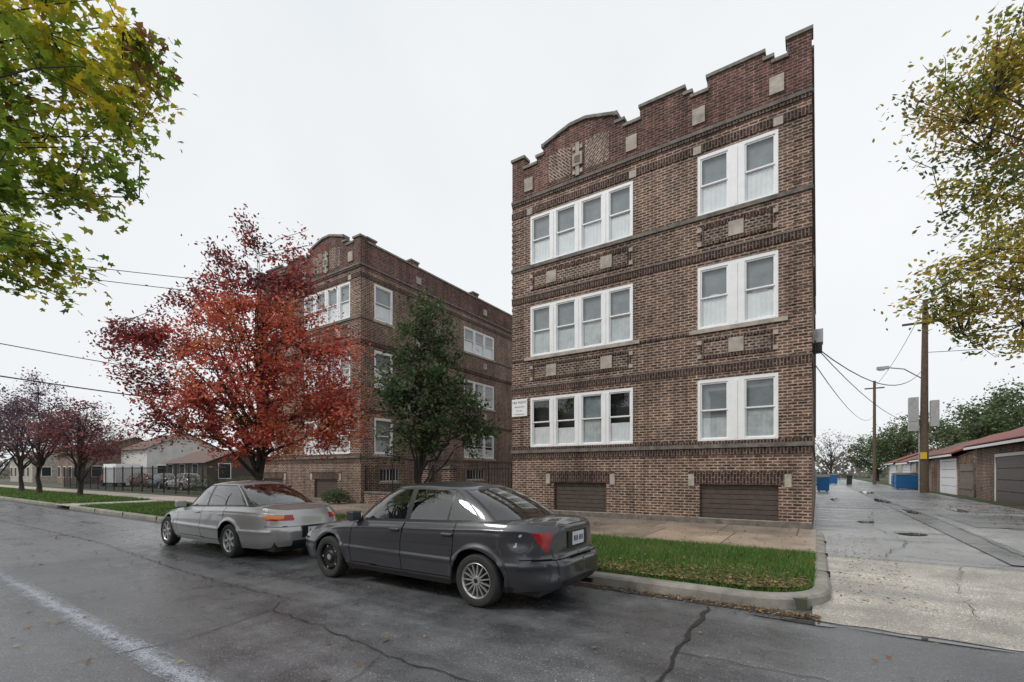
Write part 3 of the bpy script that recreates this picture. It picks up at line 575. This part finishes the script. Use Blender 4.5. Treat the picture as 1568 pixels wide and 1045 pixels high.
n=450; litter('fallen_leaves',rng.uniform(.2,.2+.9,n),6.5+rng.random(n)*7,np.full(n,.135),.03,.055)
n=900; litter('fallen_leaves',rng.uniform(4.2,7.4,n),rng.uniform(15,30,n),np.full(n,.14),.04,.10)
n=420; litter('fallen_leaves',rng.uniform(-9,-.1,n),rng.uniform(9.9,14,n),np.full(n,.172),.03,.07)
n=700; litter('fallen_leaves',rng.uniform(-20,-10,n),rng.uniform(6.4,13,n),np.full(n,.20),.05,.09)
# ------------------------------------------------------------------ cars
def tab(t): a=np.array(t,float); o=np.argsort(a[:,0]); a=a[o]; return lambda x:np.interp(x,a[:,0],a[:,1])
def smooth_tab(t,wd=.12):
    f=tab(t); xs=np.linspace(min(p[0] for p in t),max(p[0] for p in t),400); ys=f(xs); k=max(3,int(wd/(xs[1]-xs[0]))|1); pad=np.pad(ys,k//2,mode='edge'); ys=np.convolve(pad,np.ones(k)/k,'valid'); return lambda x:np.interp(x,xs,ys)
def ring(n,a,b,res):
    ph=np.linspace(0,2*np.pi,6001); c,s=np.cos(ph),np.sin(ph); x=np.sign(c)*np.abs(c)**(2/n); y=np.sign(s)*np.abs(s)**(2/n)
    d=np.concatenate([[0],np.cumsum(np.hypot(np.diff(x)*a,np.diff(y)*b))]); N=int(d[-1]/res); t=np.linspace(0,d[-1],N,endpoint=False)
    return np.interp(t,d,x),np.interp(t,d,y)
def loft(name,X,Y,Z,mi,mats,parent):
    r,n=X.shape; V=np.stack([X,Y,Z],-1).reshape(-1,3); i=np.arange(r-1)[:,None]*n; j=np.arange(n)[None]; j2=(j+1)%n
    Fq=np.stack([i+j,i+j2,i+n+j2,i+n+j],-1).reshape(-1,4); m=mi.reshape(-1)
    me=bpy.data.meshes.new(name); me.vertices.add(len(V)); me.vertices.foreach_set('co',V.reshape(-1).astype(np.float32))
    me.loops.add(len(Fq)*4); me.loops.foreach_set('vertex_index',Fq.reshape(-1).astype(np.int32)); me.polygons.add(len(Fq)); me.polygons.foreach_set('loop_start',np.arange(0,len(Fq)*4,4,dtype=np.int32))
    for q in mats: me.materials.append(q)
    me.update(calc_edges=True); me.polygons.foreach_set('material_index',m.astype(np.int32)); me.polygons.foreach_set('use_smooth',np.ones(len(Fq),bool)); me.update()
    o=bpy.data.objects.new(name,me); C.objects.link(o); o.parent=parent; return o
def cellavg(A):
    B=np.roll(A,-1,axis=1); return (A[:-1]+A[1:]+B[:-1]+B[1:])/4
M_red=pmat('red_lens',(.36,.006,.010),(.22,.004,.007),scale=15,rough=.3,coat=.35); M_or=pmat('amber_lens',(.75,.22,.015),rough=.25,coat=.35)
M_lamp=pmat('lamp_lens',(.6,.62,.64),rough=.1,coat=1); M_seam=pmat('panel_gap',(.006,.006,.006),rough=.9,spec=.1); M_trimb=pmat('black_trim',(.015,.015,.016),rough=.35)
M_tyre=pmat('tyre_rubber',(.022,.022,.022),(.035,.034,.033),scale=12,rough=.8); M_alloy=pmat('alloy_rim',(.55,.55,.54),(.42,.42,.42),scale=8,rough=.35,metal=.7); M_steel=pmat('black_steel_wheel',(.02,.02,.021),rough=.5,metal=.3)
M_disc=pmat('brake_disc',(.05,.045,.043),rough=.6,metal=.5); M_plate=pmat('licence_plate',(.65,.68,.72),rough=.4); M_seat=pmat('seat_fabric',(.045,.045,.048),rough=.9); M_scuff=pmat('paint_scuff',(.45,.46,.47),rough=.6)
def wheel(mb,x,y,side,r,kind):
    o=(x,y,r); w=.1; s=side; q=r/.31
    mb.lathe([(s*a,b*q) for a,b in ((-w,.2),(-w,.28),(-.08,.303),(-.05,.31),(.05,.31),(.08,.303),(.097,.285),(w,.25),(.092,.215),(.085,.205))],48,M_tyre,o)
    rim=M_alloy if kind!='steel' else M_steel; k=r/.31
    mb.lathe([(s*.088,.212*k),(s*.092,.205*k),(s*.075,.192*k),(s*.0,.185*k)],48,rim,o); mb.lathe([(s*.0,.19*k),(s*.0,.001)],32,M_disc,o)
    if kind=='steel':
        mb.lathe([(s*.045,.185*k),(s*.062,.16*k),(s*.055,.10*k),(s*.075,.075*k),(s*.078,.001)],36,rim,o)
        for i in range(10):
            a=2*math.pi*i/10; cx,cz=x+.165*k*math.cos(a),r+.165*k*math.sin(a); mb.poly([(cx+.018*math.cos(t),y+s*.066,cz+.018*math.sin(t)) for t in np.linspace(0,6.28,9)[:-1]],M_alloy if i%2==0 else M_seam)
        mb.lathe([(s*.08,.045),(s*.085,.001)],20,M_alloy,o)
    else:
        n={'multi':15,'seven':7}[kind]; hw=.0065 if kind=='multi' else .022
        for i in range(n):
            a=2*math.pi*i/n; ca,sa=math.cos(a),math.sin(a); c=[]
            for (rr,yy,ww) in ((.045,.075,hw*1.4),(.195,.082,hw)):
                for dy in (0,-.03):
                    for qq in (-1,1): c.append((x+rr*k*ca-qq*ww*sa,y+s*(yy+dy),r+rr*k*sa+qq*ww*ca))
            mb.box8(c,rim)
        mb.lathe([(s*.06,.062*k),(s*.085,.055*k),(s*.09,.001)],24,rim,o); mb.lathe([(s*.0905,.028*k),(s*.093,.001)],16,M_trimb,o)
def car(name,loc,p,res=.014):
    root=empty(name,loc); root.rotation_euler=(0,0,math.pi)
    L,W=p['L'],p['W']; cx,cy=ring(p.get('n',4.6),L/2,W/2,res); nv,ndk=64,int(W/2/res/1.0)
    zs_f=smooth_tab(p['shoulder'],.22); cr_f=smooth_tab(p['crown'],.25); xf=smooth_tab(p['front'],.08); xr=smooth_tab(p['rear'],.08); wf=smooth_tab(p['width'],.1)
    X0=cx*L/2; rA=p['arch']; zc=p['r']; zb=np.full_like(X0,p['sill'])+.06*np.clip((np.abs(X0)-L/2+.5)/.5,0,1)
    for xw in (p['fw'],p['rw']):
        d=np.abs(X0-xw); ins=d<rA; zb=np.where(ins,np.maximum(zb,zc+np.sqrt(np.maximum(rA**2-d**2,0))),zb)
    zs=zs_f(X0)+cr_f(X0)*(1-cy**2)
    v=np.linspace(0,1,nv); Zl=zb[None]+(zs-zb)[None]*v[:,None]
    Xl=np.where(cx[None]>0,cx[None]*xf(Zl),cx[None]*(-xr(Zl)))
    hn=(Zl-.2)/(zs_f(X0)[None]-.2); Yl=cy[None]*wf(hn)*W/2
    for xw in (p['fw'],p['rw']):
        d=np.hypot(Xl-xw,Zl-zc); Yl=Yl+np.sign(cy)[None]*.018*np.exp(-((d-rA-.015)/.035)**2)*(np.abs(cy)[None]>.8)
    Yl=Yl+np.sign(cy)[None]*(.016*np.exp(-((Zl-p['mould'])/.03)**2)+.008*np.exp(-((Zl-(zs_f(X0)[None]-.07))/.02)**2))*(np.abs(cy)[None]>.75)
    t=np.linspace(1,0,ndk)[1:]; Xd=np.repeat(Xl[-1][None],len(t),0); Yd=Yl[-1][None]*t[:,None]; Zd=zs_f(X0)[None]+cr_f(X0)[None]*(1-(cy[None]*t[:,None])**2)
    X=np.vstack([Xl,Xd]);Y=np.vstack([Yl,Yd]);Z=np.vstack([Zl,Zd]); T=np.vstack([np.ones_like(Xl)*2,np.repeat(t[:,None],len(cx),1)])
    if 'dent' in p:
        for (dx,dz,rad,dep) in p['dent']:
            g=np.exp(-(((X-dx)/rad)**2+((Z-dz)/(rad*.8))**2))*(Y>0); Y=Y-dep*g*(np.abs(Y)>W*.3); X=X+dep*.5*g
    xc,yc,zz=cellavg(X),cellavg(Y),cellavg(Z); tt=np.repeat(T[:-1][:,:1],len(cx),1); cyc=np.abs(np.repeat(cellavg(np.vstack([cy,cy])),X.shape[0]-1,0)); cxc=np.repeat(cellavg(np.vstack([cx,cx])),X.shape[0]-1,0)
    low=np.zeros_like(xc,bool); low[:nv-1]=True
    mi=np.zeros(xc.shape,int)
    for s in p['seams']:
        mi[low&(np.abs(xc-s)<res*.5)&(cyc>.8)&(zz>p['sill']+.1)]=1
    mi[low&(np.abs(zz-(p['sill']+.1))<.006)&(xc<p['seams'][0])&(xc>p['seams'][-1])&(cyc>.9)]=1
    if p.get('blacksill',True): mi[low&(zz<p['sill']+.07)&(cyc>.9)]=6
    mi[low&(np.abs(zz-p['rbump'])<.008)&(xc<-L/2+.42)]=1; mi[low&(np.abs(zz-p['fbump'])<.008)&(xc>L/2-.5)]=1
    mi[low&(zz<p['sill']+.16)&((cxc<-.985)|(cxc>.985))]=6
    mi[(~low)&(np.abs(tt-.86)<.012)&((xc<p['gb'][1])|(xc>p['gb'][0]))]=1
    mi[low&(cxc<-.97)&(np.abs(np.abs(yc)-p['trunkgap'])<res*.5)&(zz>p['rbump'])]=1
    mi[p['tail'](xc,yc,zz,L)&low]=2; mi[p['amber'](xc,yc,zz,L)&low]=3
    mi[low&(xc>L/2-.5)&(np.abs(yc)>W/2*.55)&(zz>.58)&(zz<.70)&(cxc>.8)]=4
    inside=(~low)&(xc<p['gb'][0]-.12)&(xc>p['gb'][1]+.1)&(np.abs(yc)<p['gw'][0]-.03); mi[inside]=5
    if 'scuff' in p: mi[p['scuff'](xc,yc,zz)&low&(mi==0)]=7
    loft('body',X,Y,Z,mi,[p['paint'],M_seam,M_red,M_or,M_lamp,M_dark,M_trimb,M_scuff],root)
    gx,gy=ring(p.get('gn',4.4),(p['gb'][0]-p['gb'][1])/2,p['gw'][0],res); nw=44; ww=np.linspace(0,1,nw)[:,None]; q=.72*ww+.28*ww**3
    xm=p['gm']; fr_=(p['gb'][0]-xm)*(1-q)+(p['gt'][0]-xm)*q; re=(xm-p['gb'][1])*(1-q)+(xm-p['gt'][1])*q
    GX=xm+np.where(gx[None]>0,gx[None]*fr_,gx[None]*re); GY=gy[None]*(p['gw'][0]*(1-q)+p['gw'][1]*q)
    X0b=GX[0]; zb_=zs_f(X0b)+cr_f(X0b)*(1-(gy*.9)**2)-.02; pk=p['peak']; X0t=GX[-1]
    zt0=lambda x:p['roof']-p['rc']-np.where(x>pk,p['kf'],p['kr'])*(x-pk)**2
    zt=zt0(X0t)+p['rc']*(1-gy**2); GZ=zb_[None]*(1-ww)+zt[None]*ww
    tr_=np.linspace(1,0,34)[1:][:,None]; RXx=np.repeat(GX[-1][None],33,0); RY=GY[-1][None]*tr_; RZ=zt0(X0t)[None]+p['rc']*(1-(gy[None]*tr_)**2)
    X=np.vstack([GX,RXx]);Y=np.vstack([GY,RY]);Z=np.vstack([GZ,RZ]); xc,yc,zz=cellavg(X),cellavg(Y),cellavg(Z)
    gxc=np.repeat(cellavg(np.vstack([gx,gx])),X.shape[0]-1,0); gyc=np.abs(np.repeat(cellavg(np.vstack([gy,gy])),X.shape[0]-1,0))
    wv=np.concatenate([(ww[:-1,0]+ww[1:,0])/2,np.full(33,2.)]); wv=np.repeat(wv[:,None],len(gx),1)
    mi=np.zeros(xc.shape,int)
    side=(gyc>.86)&(np.abs(gxc)<.9); a,b=p['dlo']; body_b=(wv>.03)&(wv<.95)
    mi[side&body_b&(gxc<a+.012)&(gxc>b-.012)]=1
    mi[side&(wv>.085)&(wv<.90)&(gxc<a)&(gxc>b)]=2
    for (xp,hw) in p['pillars']: mi[side&body_b&(np.abs(xc-xp)<hw)&(gxc<a)&(gxc>b)]=1
    fr2=(gxc>.5)&(gyc<.90)&(wv<.96); mi[fr2]=1; mi[(gxc>.5)&(gyc<.86)&(wv>.05)&(wv<.92)]=2
    rr2=(gxc<-.5)&(gyc<p['rg']+.03)&(wv<.93)&(wv>.04); mi[rr2]=1; mi[(gxc<-.5)&(gyc<p['rg'])&(wv>.07)&(wv<.90)]=2
    loft('greenhouse',X,Y,Z,mi,[p['paint'],M_trimb,M_cglass],root)
    mb=MB(); h=W/2
    mb.box(-L/2+.25,L/2-.25,-h*.70,h*.70,.17,.60,M_blk)
    for sx in (p['fw'],p['rw']): mb.box(sx-rA,sx+rA,-h*.66,h*.66,.25,.72,M_blk)
    mb.tube([(-L/2+.2,-.35,.2),(-L/2+.03,-.36,.2)],.03,8,M_steel)
    mb.obj('underbody',root)
    mb=MB()
    for s in (-1,1):
        for xw in (p['fw'],p['rw']):
            kind=p['wheels'][0 if xw==p['fw'] else 1]; wheel(mb,xw,s*(h-.115),s,p['r'],kind)
    mb.obj('wheels',root)
    mb=MB()
    for s in (-1,1):
        for hx in p['handles']:
            yy=h*float(wf(.86)); z=p['hz']; mb.box(hx-.09,hx+.09,s*(yy-.01),s*(yy+.035),z-.018,z+.018,p['hmat'])
        mx=p['mirror']; yb=p['gw'][0]
        mb.box(mx-.07,mx+.07,s*(yb+.02),s*(yb+.20),zs_f(mx)+.02,zs_f(mx)+.15,p['paint']); mb.box(mx-.04,mx+.03,s*(yb-.04),s*(yb+.03),zs_f(mx)+.0,zs_f(mx)+.08,M_trimb)
    mb.obj('handles_and_mirrors',root,bevel=.03)
    mb=MB(); zp=p['platez']; xx=float(xr(np.array([zp]))[0])
    mb.box(xx-.012,xx+.03,-.26,.26,zp-.10,zp+.10,M_trimb); mb.box(xx-.02,xx-.011,-.155,.155,zp-.075,zp+.08,M_plate)
    for k,dx in enumerate((-.11,-.07,-.03,.03,.07,.11)): mb.box(xx-.022,xx-.019,dx-.012,dx+.012,zp-.03,zp+.035,Mtxt)
    mb.obj('licence_plate',root)
    mb=MB()
    for sx in p['seats']:
        for s in (-.36,.36):
            zt_=p['roof']-.30; mb.box8([(sx+dx-(.14 if z>0.7 else 0),s+dy,z) for dx in(-.06,.08) for dy in(-.22,.22) for z in(.5,zt_)],M_seat)
            mb.box8([(sx-.16+dx,s+dy,z) for dx in(-.04,.06) for dy in(-.12,.12) for z in(zt_+.03,zt_+.19)],M_seat)
    dz=float(zs_f(np.array([p['mirror']]))[0]); mb.box(p['mirror']-.1,p['mirror']+.2,-.62,.62,dz-.1,dz+.06,M_dark)
    a_=np.linspace(0,2*math.pi,17); mb.tube([(p['mirror']-.28+.05*math.sin(t),.36+.18*math.cos(t),dz+.04+.17*math.sin(t)) for t in a_],.014,6,M_dark)
    mb.obj('interior',root,bevel=.03)
    if p.get('antenna'): mb=MB(); mb.tube([(p['gt'][0]-.1,0,p['roof']-.02),(p['gt'][0]-.35,0,p['roof']+.30)],.003,5,M_blk); mb.obj('aerial',root)
    return root
P_dark=pmat('dark_grey_metallic_paint',(.046,.047,.055),(.040,.041,.048),scale=2,rough=.36,metal=.35,coat=.8)
P_silver=pmat('silver_metallic_paint',(.39,.385,.385),(.36,.355,.355),scale=2,rough=.30,metal=.5,coat=.7)
dark=dict(L=4.9,W=1.84,r=.315,arch=.375,fw=1.36,rw=-1.48,sill=.21,mould=.52,
 shoulder=[(-2.43,.945),(-2.2,.985),(-1.6,.99),(-.8,.955),(.6,.90),(1.2,.86),(1.9,.76),(2.25,.66),(2.43,.58)],
 crown=[(-2.43,.035),(-1.6,.05),(0,.05),(.9,.075),(1.6,.085),(2.2,.06),(2.43,.03)],
 front=[(.2,2.33),(.4,2.425),(.55,2.42),(.7,2.33),(.9,2.2),(1.1,2.2)],
 rear=[(.2,-2.36),(.34,-2.47),(.56,-2.475),(.63,-2.38),(.8,-2.37),(.95,-2.37),(1.05,-2.30)],
 width=[(0,.92),(.12,.965),(.4,1.0),(.65,.99),(.85,.965),(.95,.93),(1.0,.885),(1.3,.85)],
 seams=[.83,-.22,-1.12],rbump=.60,fbump=.56,gb=(1.12,-1.90),gt=(.28,-1.05),gm=-.25,gw=(.765,.56),trunkgap=.60,
 roof=1.47,rc=.055,kf=.10,kr=.085,peak=-.35,dlo=(.80,-.72),pillars=[(-.20,.05),(-.92,.014)],rg=.86,
 tail=lambda x,y,z,L:(x<-L/2+.17+ (z-.68)*.65)&(z>.67)&(z<.91)&(np.abs(y)>.52+(.91-z)*.35),
 amber=lambda x,y,z,L:(x<-L/2+.03)&(np.abs(y)>.60)&(np.abs(y)<.66)&(z>.73)&(z<.77),
 wheels=('steel','multi'),handles=(-.08,-1.02),hz=.835,hmat=P_dark,mirror=.78,platez=.80,paint=P_dark,seats=(.15,-.85),antenna=True,
 dent=[(-2.02,.80,.14,.035),(-2.30,.50,.16,.05)],
 scuff=lambda x,y,z:(((np.abs(x+1.98+(z-.8)*.45)<.012+.010*np.sin(z*60))&(z>.70)&(z<.92)))&(y>0)&(np.sin(x*140)+np.sin(z*95)>-.1))
car('parked_car',(-4.86,5.22,0),dark)
silv=dict(dark); silv.update(L=5.15,W=1.86,fw=1.55,rw=-1.21,n=3.7,gn=3.7,
 shoulder=[(-2.58,.86),(-2.2,.935),(-1.6,.95),(-.8,.935),(.6,.88),(1.2,.83),(1.9,.73),(2.3,.62),(2.58,.52)],
 crown=[(-2.58,.05),(-1.6,.06),(0,.05),(.9,.075),(1.6,.085),(2.2,.06),(2.58,.03)],
 front=[(.2,2.47),(.4,2.57),(.55,2.57),(.7,2.47),(.9,2.35),(1.1,2.35)],
 rear=[(.2,-2.45),(.36,-2.56),(.55,-2.575),(.64,-2.52),(.8,-2.48),(.9,-2.41),(1.05,-2.32)],
 seams=[1.0,-.08,-.98],gb=(1.35,-1.85),gt=(.40,-.82),gm=-.2,gw=(.76,.55),roof=1.43,rc=.055,kf=.11,kr=.10,peak=-.25,dlo=(.84,-.74),pillars=[(-.02,.04)],rg=.84,
 tail=lambda x,y,z,L:(x<-L/2+.42)&(np.abs(z-.775)<.05)&(np.abs(y)>.36),
 amber=lambda x,y,z,L:(x<-L/2+.48)&(np.abs(z-.785)<.03)&(x>-L/2+.18)&(np.abs(y)>.5),
 wheels=('seven','seven'),handles=(.09,-.88),hz=.80,hmat=P_silver,mirror=.92,platez=.52,paint=P_silver,seats=(.2,-.8),trunkgap=.7,blacksill=False,rbump=.62)
silv.pop('scuff',None); silv.pop('dent',None)
car('parked_car',(-10.45,5.2,0),silv)
P_r=pmat('red_paint',(.35,.02,.02),rough=.3,coat=1); redc=dict(dark); redc.update(paint=P_r,hmat=P_r); redc.pop('scuff',None); redc.pop('dent',None)
car('parked_car',(-58,19,.1),redc,.05)
P_w=pmat('white_paint',(.6,.6,.6),rough=.3,coat=1); whc=dict(redc); whc.update(paint=P_w,hmat=P_w); car('parked_car',(-45,17.5,.1),whc,.05); P_b=pmat('navy_paint',(.02,.03,.06),rough=.3,coat=1); nvc=dict(redc); nvc.update(paint=P_b,hmat=P_b); car('parked_car',(-51.5,18.2,.1),nvc,.05)
# ------------------------------------------------------------------ alley
def garage(name,y0,y1,wallm,doorm,roofm,doors,h=2.75,x=7.7):
    root=empty(name); mb=MB(); mb.box(x,x+6,y0,y1,.1,h,wallm)
    for (a,b) in doors:
        mb.box(x-.06,x-.002,a-.12,a,.12,2.4,M_white); mb.box(x-.06,x-.002,b,b+.12,.12,2.4,M_white); mb.box(x-.06,x-.002,a-.12,b+.12,2.402,2.55,M_white)
        for k in range(4): mb.box(x-.035,x-.003,a,b,.12+k*.57,.12+(k+1)*.57-.03,doorm)
    mb.box(x-.5,x-.42,y0-.25,y1+.25,h-.02,h+.16,M_white)
    mb.obj('walls_and_doors',root); mb=MB()
    mb.box8([(xx,yy,(h+.17+(xx-x+.5)*.42)+dz) for xx in(x-.5,x+3) for yy in(y0-.3,y1+.3) for dz in(-.06,.04)],roofm)
    mb.box8([(xx,yy,(h+.17+(x+6.5-xx)*.42)+dz) for xx in(x+3,x+6.5) for yy in(y0-.3,y1+.3) for dz in(-.06,.04)],roofm)
    for yy in (y0,y1): mb.poly([(x,yy,h),(x+6,yy,h),(x+3,yy,h+1.5)],wallm)
    mb.obj('shingle_roof',root)
Msh=pmat('reddish_shingles',(.27,.10,.085),(.16,.07,.062),scale=8,rough=.9); Msh2=pmat('brown_shingles',(.16,.10,.085),(.10,.07,.06),scale=8,rough=.9)
Mdk=pmat('brown_door',(.10,.07,.058),(.07,.05,.042),rough=.5); Mtan=pmat('pale_siding',(.50,.48,.44),(.40,.38,.35),rough=.7); Mgate=pmat('gate_board',(.24,.20,.165),(.14,.115,.095),scale=3,rough=.9)
garage('garage',28,37.3,M_brick,Mdk,Msh,[(29,33.6)],2.95)
garage('garage',41.2,48,M_brick,M_white,Msh,[(41.8,46.4)],2.7)
garage('garage',50,57,M_brick,Mdk,Msh2,[(51,55)],2.6)
garage('garage',59,66,Mtan,M_white,Msh,[(60,64.5)],2.5); garage('garage',69,77,Mtan,M_white,Msh,[(70,75)],2.6)
mb=MB()
for k in range(16): mb.box(7.66,7.70,37.7+k*.2,37.7+k*.2+.185,.15,2.15+R.uniform(-.05,.05),Mgate)
mb.box(7.62,7.66,37.7,40.9,.6,.72,Mgate); mb.box(7.62,7.66,37.7,40.9,1.7,1.82,Mgate); mb.obj('wooden_gate')
up=empty('utility_pole'); mb=MB(); X,Y=6.6,45.4
mb.tube([(X,Y,0),(X,Y,7),(X+.05,Y,14.4)],[.27,.23,.16],12,M_pole); mb.box(X-.9,X-.35,Y-.3,Y+.3,4.7,7.2,M_metal); mb.box(X+.32,X+.8,Y-.25,Y+.25,5.0,6.9,M_metal)
mb.box(X-1.3,X+1.3,Y-.3,Y-.18,12.6,12.75,M_pole); mb.box(X-.28,X+.1,Y-.32,Y-.3,2.6,3.1,pmat('yellow_tag',(.6,.42,.03),rough=.5)); mb.tube([(X-.3,Y-.1,0),(X-.3,Y-.1,5)],.05,6,M_metal)
mb.obj('pole_and_transformers',up)
sl2=empty('street_lamp'); mb=MB(); mb.tube([(X-.15,Y,8.6),(X-1.2,Y-.4,9.35),(X-2.1,Y-.7,9.5)],.045,8,M_metal); mb.box8([(X-2.1-dx,Y-.72+dy,z) for dx in(0,.75) for dy in(-.17,.17) for z in(9.42,9.62)],M_metal); mb.box(X-2.75,X-2.35,Y-.85,Y-.6,9.35,9.42,M_lamp); mb.obj('arm_and_head',sl2)
mb=MB(); mb.tube([(6,74,0),(6,74,13.2)],[.2,.15],10,M_pole); mb.box(5,7,73.9,74.05,12.2,12.35,M_pole); mb.obj('utility_pole')
def wire(mb,a,b,sag,r=.014,n=14):
    mb.tube([(a[0]+(b[0]-a[0])*i/n,a[1]+(b[1]-a[1])*i/n,a[2]+(b[2]-a[2])*i/n-sag*4*(i/n)*(1-i/n)) for i in range(n+1)],r,4,M_wire,False)
mb=MB(); wire(mb,(-.1,14.6,5.0),(6.6,45.4,5.6),.9); wire(mb,(-.1,16,4.8),(6,74,9),1.2); wire(mb,(-.1,14.7,5.0),(6.6,45.4,9.4),1.2,.02); wire(mb,(6.6,45.4,13.9),(6,74,12.5),.6,.02); wire(mb,(6.6,45.4,10.5),(30,40,10),.6,.02); mb.obj('overhead_wires')
mb=MB(); wire(mb,(-27.5,-3.5,7.3),(-33,14,7.7),.2,.02); wire(mb,(-27.5,-3.5,6.0),(-33,14,6.0),.15,.03); wire(mb,(-30.2,-3.5,9.4),(-23.6,14.0,10.8),.2,.016); wire(mb,(-30.2,-3.5,9.7),(-22.6,14.0,11.2),.2,.016); mb.obj('overhead_wires')
mb=MB(); mb.tube([(-29,-4,0),(-29,-4,11)],[.2,.14],10,M_pole); mb.obj('utility_pole')
def dumpster(x,y,w=1.9,d=1.2,h=1.15):
    mb=MB(); mb.box8([(x+a,y+b-(.12 if (z>.5 and b==0) else 0),z) for a in(0,w) for b in(0,d) for z in(.2,h)],M_blue)
    mb.box8([(x+a,y+b,h+.02+(.18 if b>0 else 0)+dz) for a in(-.04,w+.04) for b in(-.15,d+.03) for dz in(0,.05)],M_blk)
    for a in (.15,w-.15): mb.tube([(x+a,y+.15,.12),(x+a,y+.15,.24)],.06,8,M_blk)
    for a in (.0,w-.1): mb.box(x+a-.08,x+a+.12,y+.3,y+.6,.6,.72,M_blue)
    mb.obj('dumpster',bevel=.02)
dumpster(5.8,53,1.5,1.2,1.35); dumpster(6.0,57,1.4,1.2,1.3); dumpster(-.05,43,.8,1.0,1.2); dumpster(1.2,72,.9,1.0,1.2)
mb=MB(); mb.box8([(2.9+a*(.5+.05*(z>1)),68+b,z) for a in(0,1) for b in(0,.6) for z in(.15,1.2)],M_blk); mb.box(2.85,3.5,67.9,68.7,1.2,1.28,M_blk); mb.obj('trash_bin')
fence('iron_fence',(-9.3,36),(5,120),.1,1.6,.5)
# ------------------------------------------------------------------ houses
def house(name,x0,x1,y0,y1,h,rh,wm,rm,flat=False,front=-1):
    root=empty(name); mb=MB(); mb.box(x0,x1,y0,y1,.1,h,wm)
    if flat: mb.box(x0-.12,x1+.12,y0-.12,y1+.12,h,h+.25,M_cope)
    else:
        ym=(y0+y1)/2; o=.4
        mb.poly([(x0-o,y0-o,h-.1),(x1+o,y0-o,h-.1),(x1+o,ym,h+rh),(x0-o,ym,h+rh)],rm); mb.poly([(x0-o,y1+o,h-.1),(x1+o,y1+o,h-.1),(x1+o,ym,h+rh),(x0-o,ym,h+rh)],rm)
        for x in (x0,x1): mb.poly([(x,y0,h),(x,y1,h),(x,ym,h+rh-.1)],wm)
    yf=y0-.003 if front<0 else y1+.003; yo=-.05 if front<0 else .05
    nf=max(1,int(h//2.9)); n=max(2,int((x1-x0)/2.6))
    for f in range(nf):
        for i in range(n):
            a=x0+.7+i*(x1-x0-.8)/n; z=1.0+f*2.9
            mb.box(a-.08,a+1.08,min(yf,yf+yo),max(yf,yf+yo),z-.08,z+1.48,M_white); mb.box(a,a+1.0,min(yf+yo,yf+yo*1.3),max(yf+yo,yf+yo*1.3),z,z+1.4,M_dark)
    for i in range(max(1,int((y1-y0)/4))):
        a=y0+1+i*4; mb.box(x1+.003,x1+.05,a-.08,a+1.08,1.0,2.5,M_white); mb.box(x1+.05,x1+.065,a,a+1,1.08,2.42,M_dark)
    mb.obj('walls_roof_and_windows',root)
Mwh=pmat('painted_block',(.62,.61,.58),(.48,.475,.46),scale=1,rough=.8)
house('white_house',-72,-64,21,29,4.4,2.0,Mwh,Msh2); house('brown_shed',-56,-47,20,26,2.6,1.3,M_siding,Msh2); house('brick_bungalow',-90,-79,19,30,4.2,2.3,M_brick,Msh2)
house('beige_house',-64,-56,34,44,5.5,2.2,Mtan,Msh2); house('brick_bungalow',-112,-98,18,30,4.0,2.3,M_stone,Msh)
house('white_house',-50,-42,38,48,5.0,2.0,Mwh,Msh)
for i,(x0,x1,h,m) in enumerate(((-48,-38,8.6,M_brick),(-34,-25,9.5,M_brick_up),(-21,-12,8.8,M_brick),(-8,2,9.6,M_brick_up),(6,16,8.6,M_brick),(20,30,9.2,M_brick))):
    house('brick_two_flat',x0,x1,-30,-16,h-1,1,m,Msh,True,1)  # unseen row across the street, added to darken car and window reflections
def pal_x(c,a,r): return (.10,.14,.04) if r.random()<.6 else (.28,.24,.05)
for i,x in enumerate((-22,-3,8)): tree('street_tree',(x,-7),(x,-7),[(0,0,5.5,2.6,2.6,2.0)],100,30,.3,.2,pal_x,.16,14,DIA,.4,.3,seed=90+i)  # out of view with the opposite houses, added for the same darker reflections
def van(name,x,y,l,h,m):
    root=empty(name); mb=MB(); mb.box(x,x+l,y,y+2.1,.55,h,M_white); mb.box8([(x-1.5+(.5 if z>1.5 and a==0 else 0)+a*1.45,y+.1+b*1.9,z) for a in(0,1) for b in(0,1) for z in(.5,h*.78)],m); mb.box(x-1.0,x-.3,y+.05,y+.1,1.4,2.0,M_dark)
    mb.obj('cab_and_box',root); mb=MB()
    for a in(x-.8,x+l*.8): wheel(mb,a,y+.15,-1,.42,'steel'); wheel(mb,a,y+1.95,1,.42,'steel')
    mb.obj('wheels',root)
van('box_truck',-63.5,17,3.6,2.5,P_r)
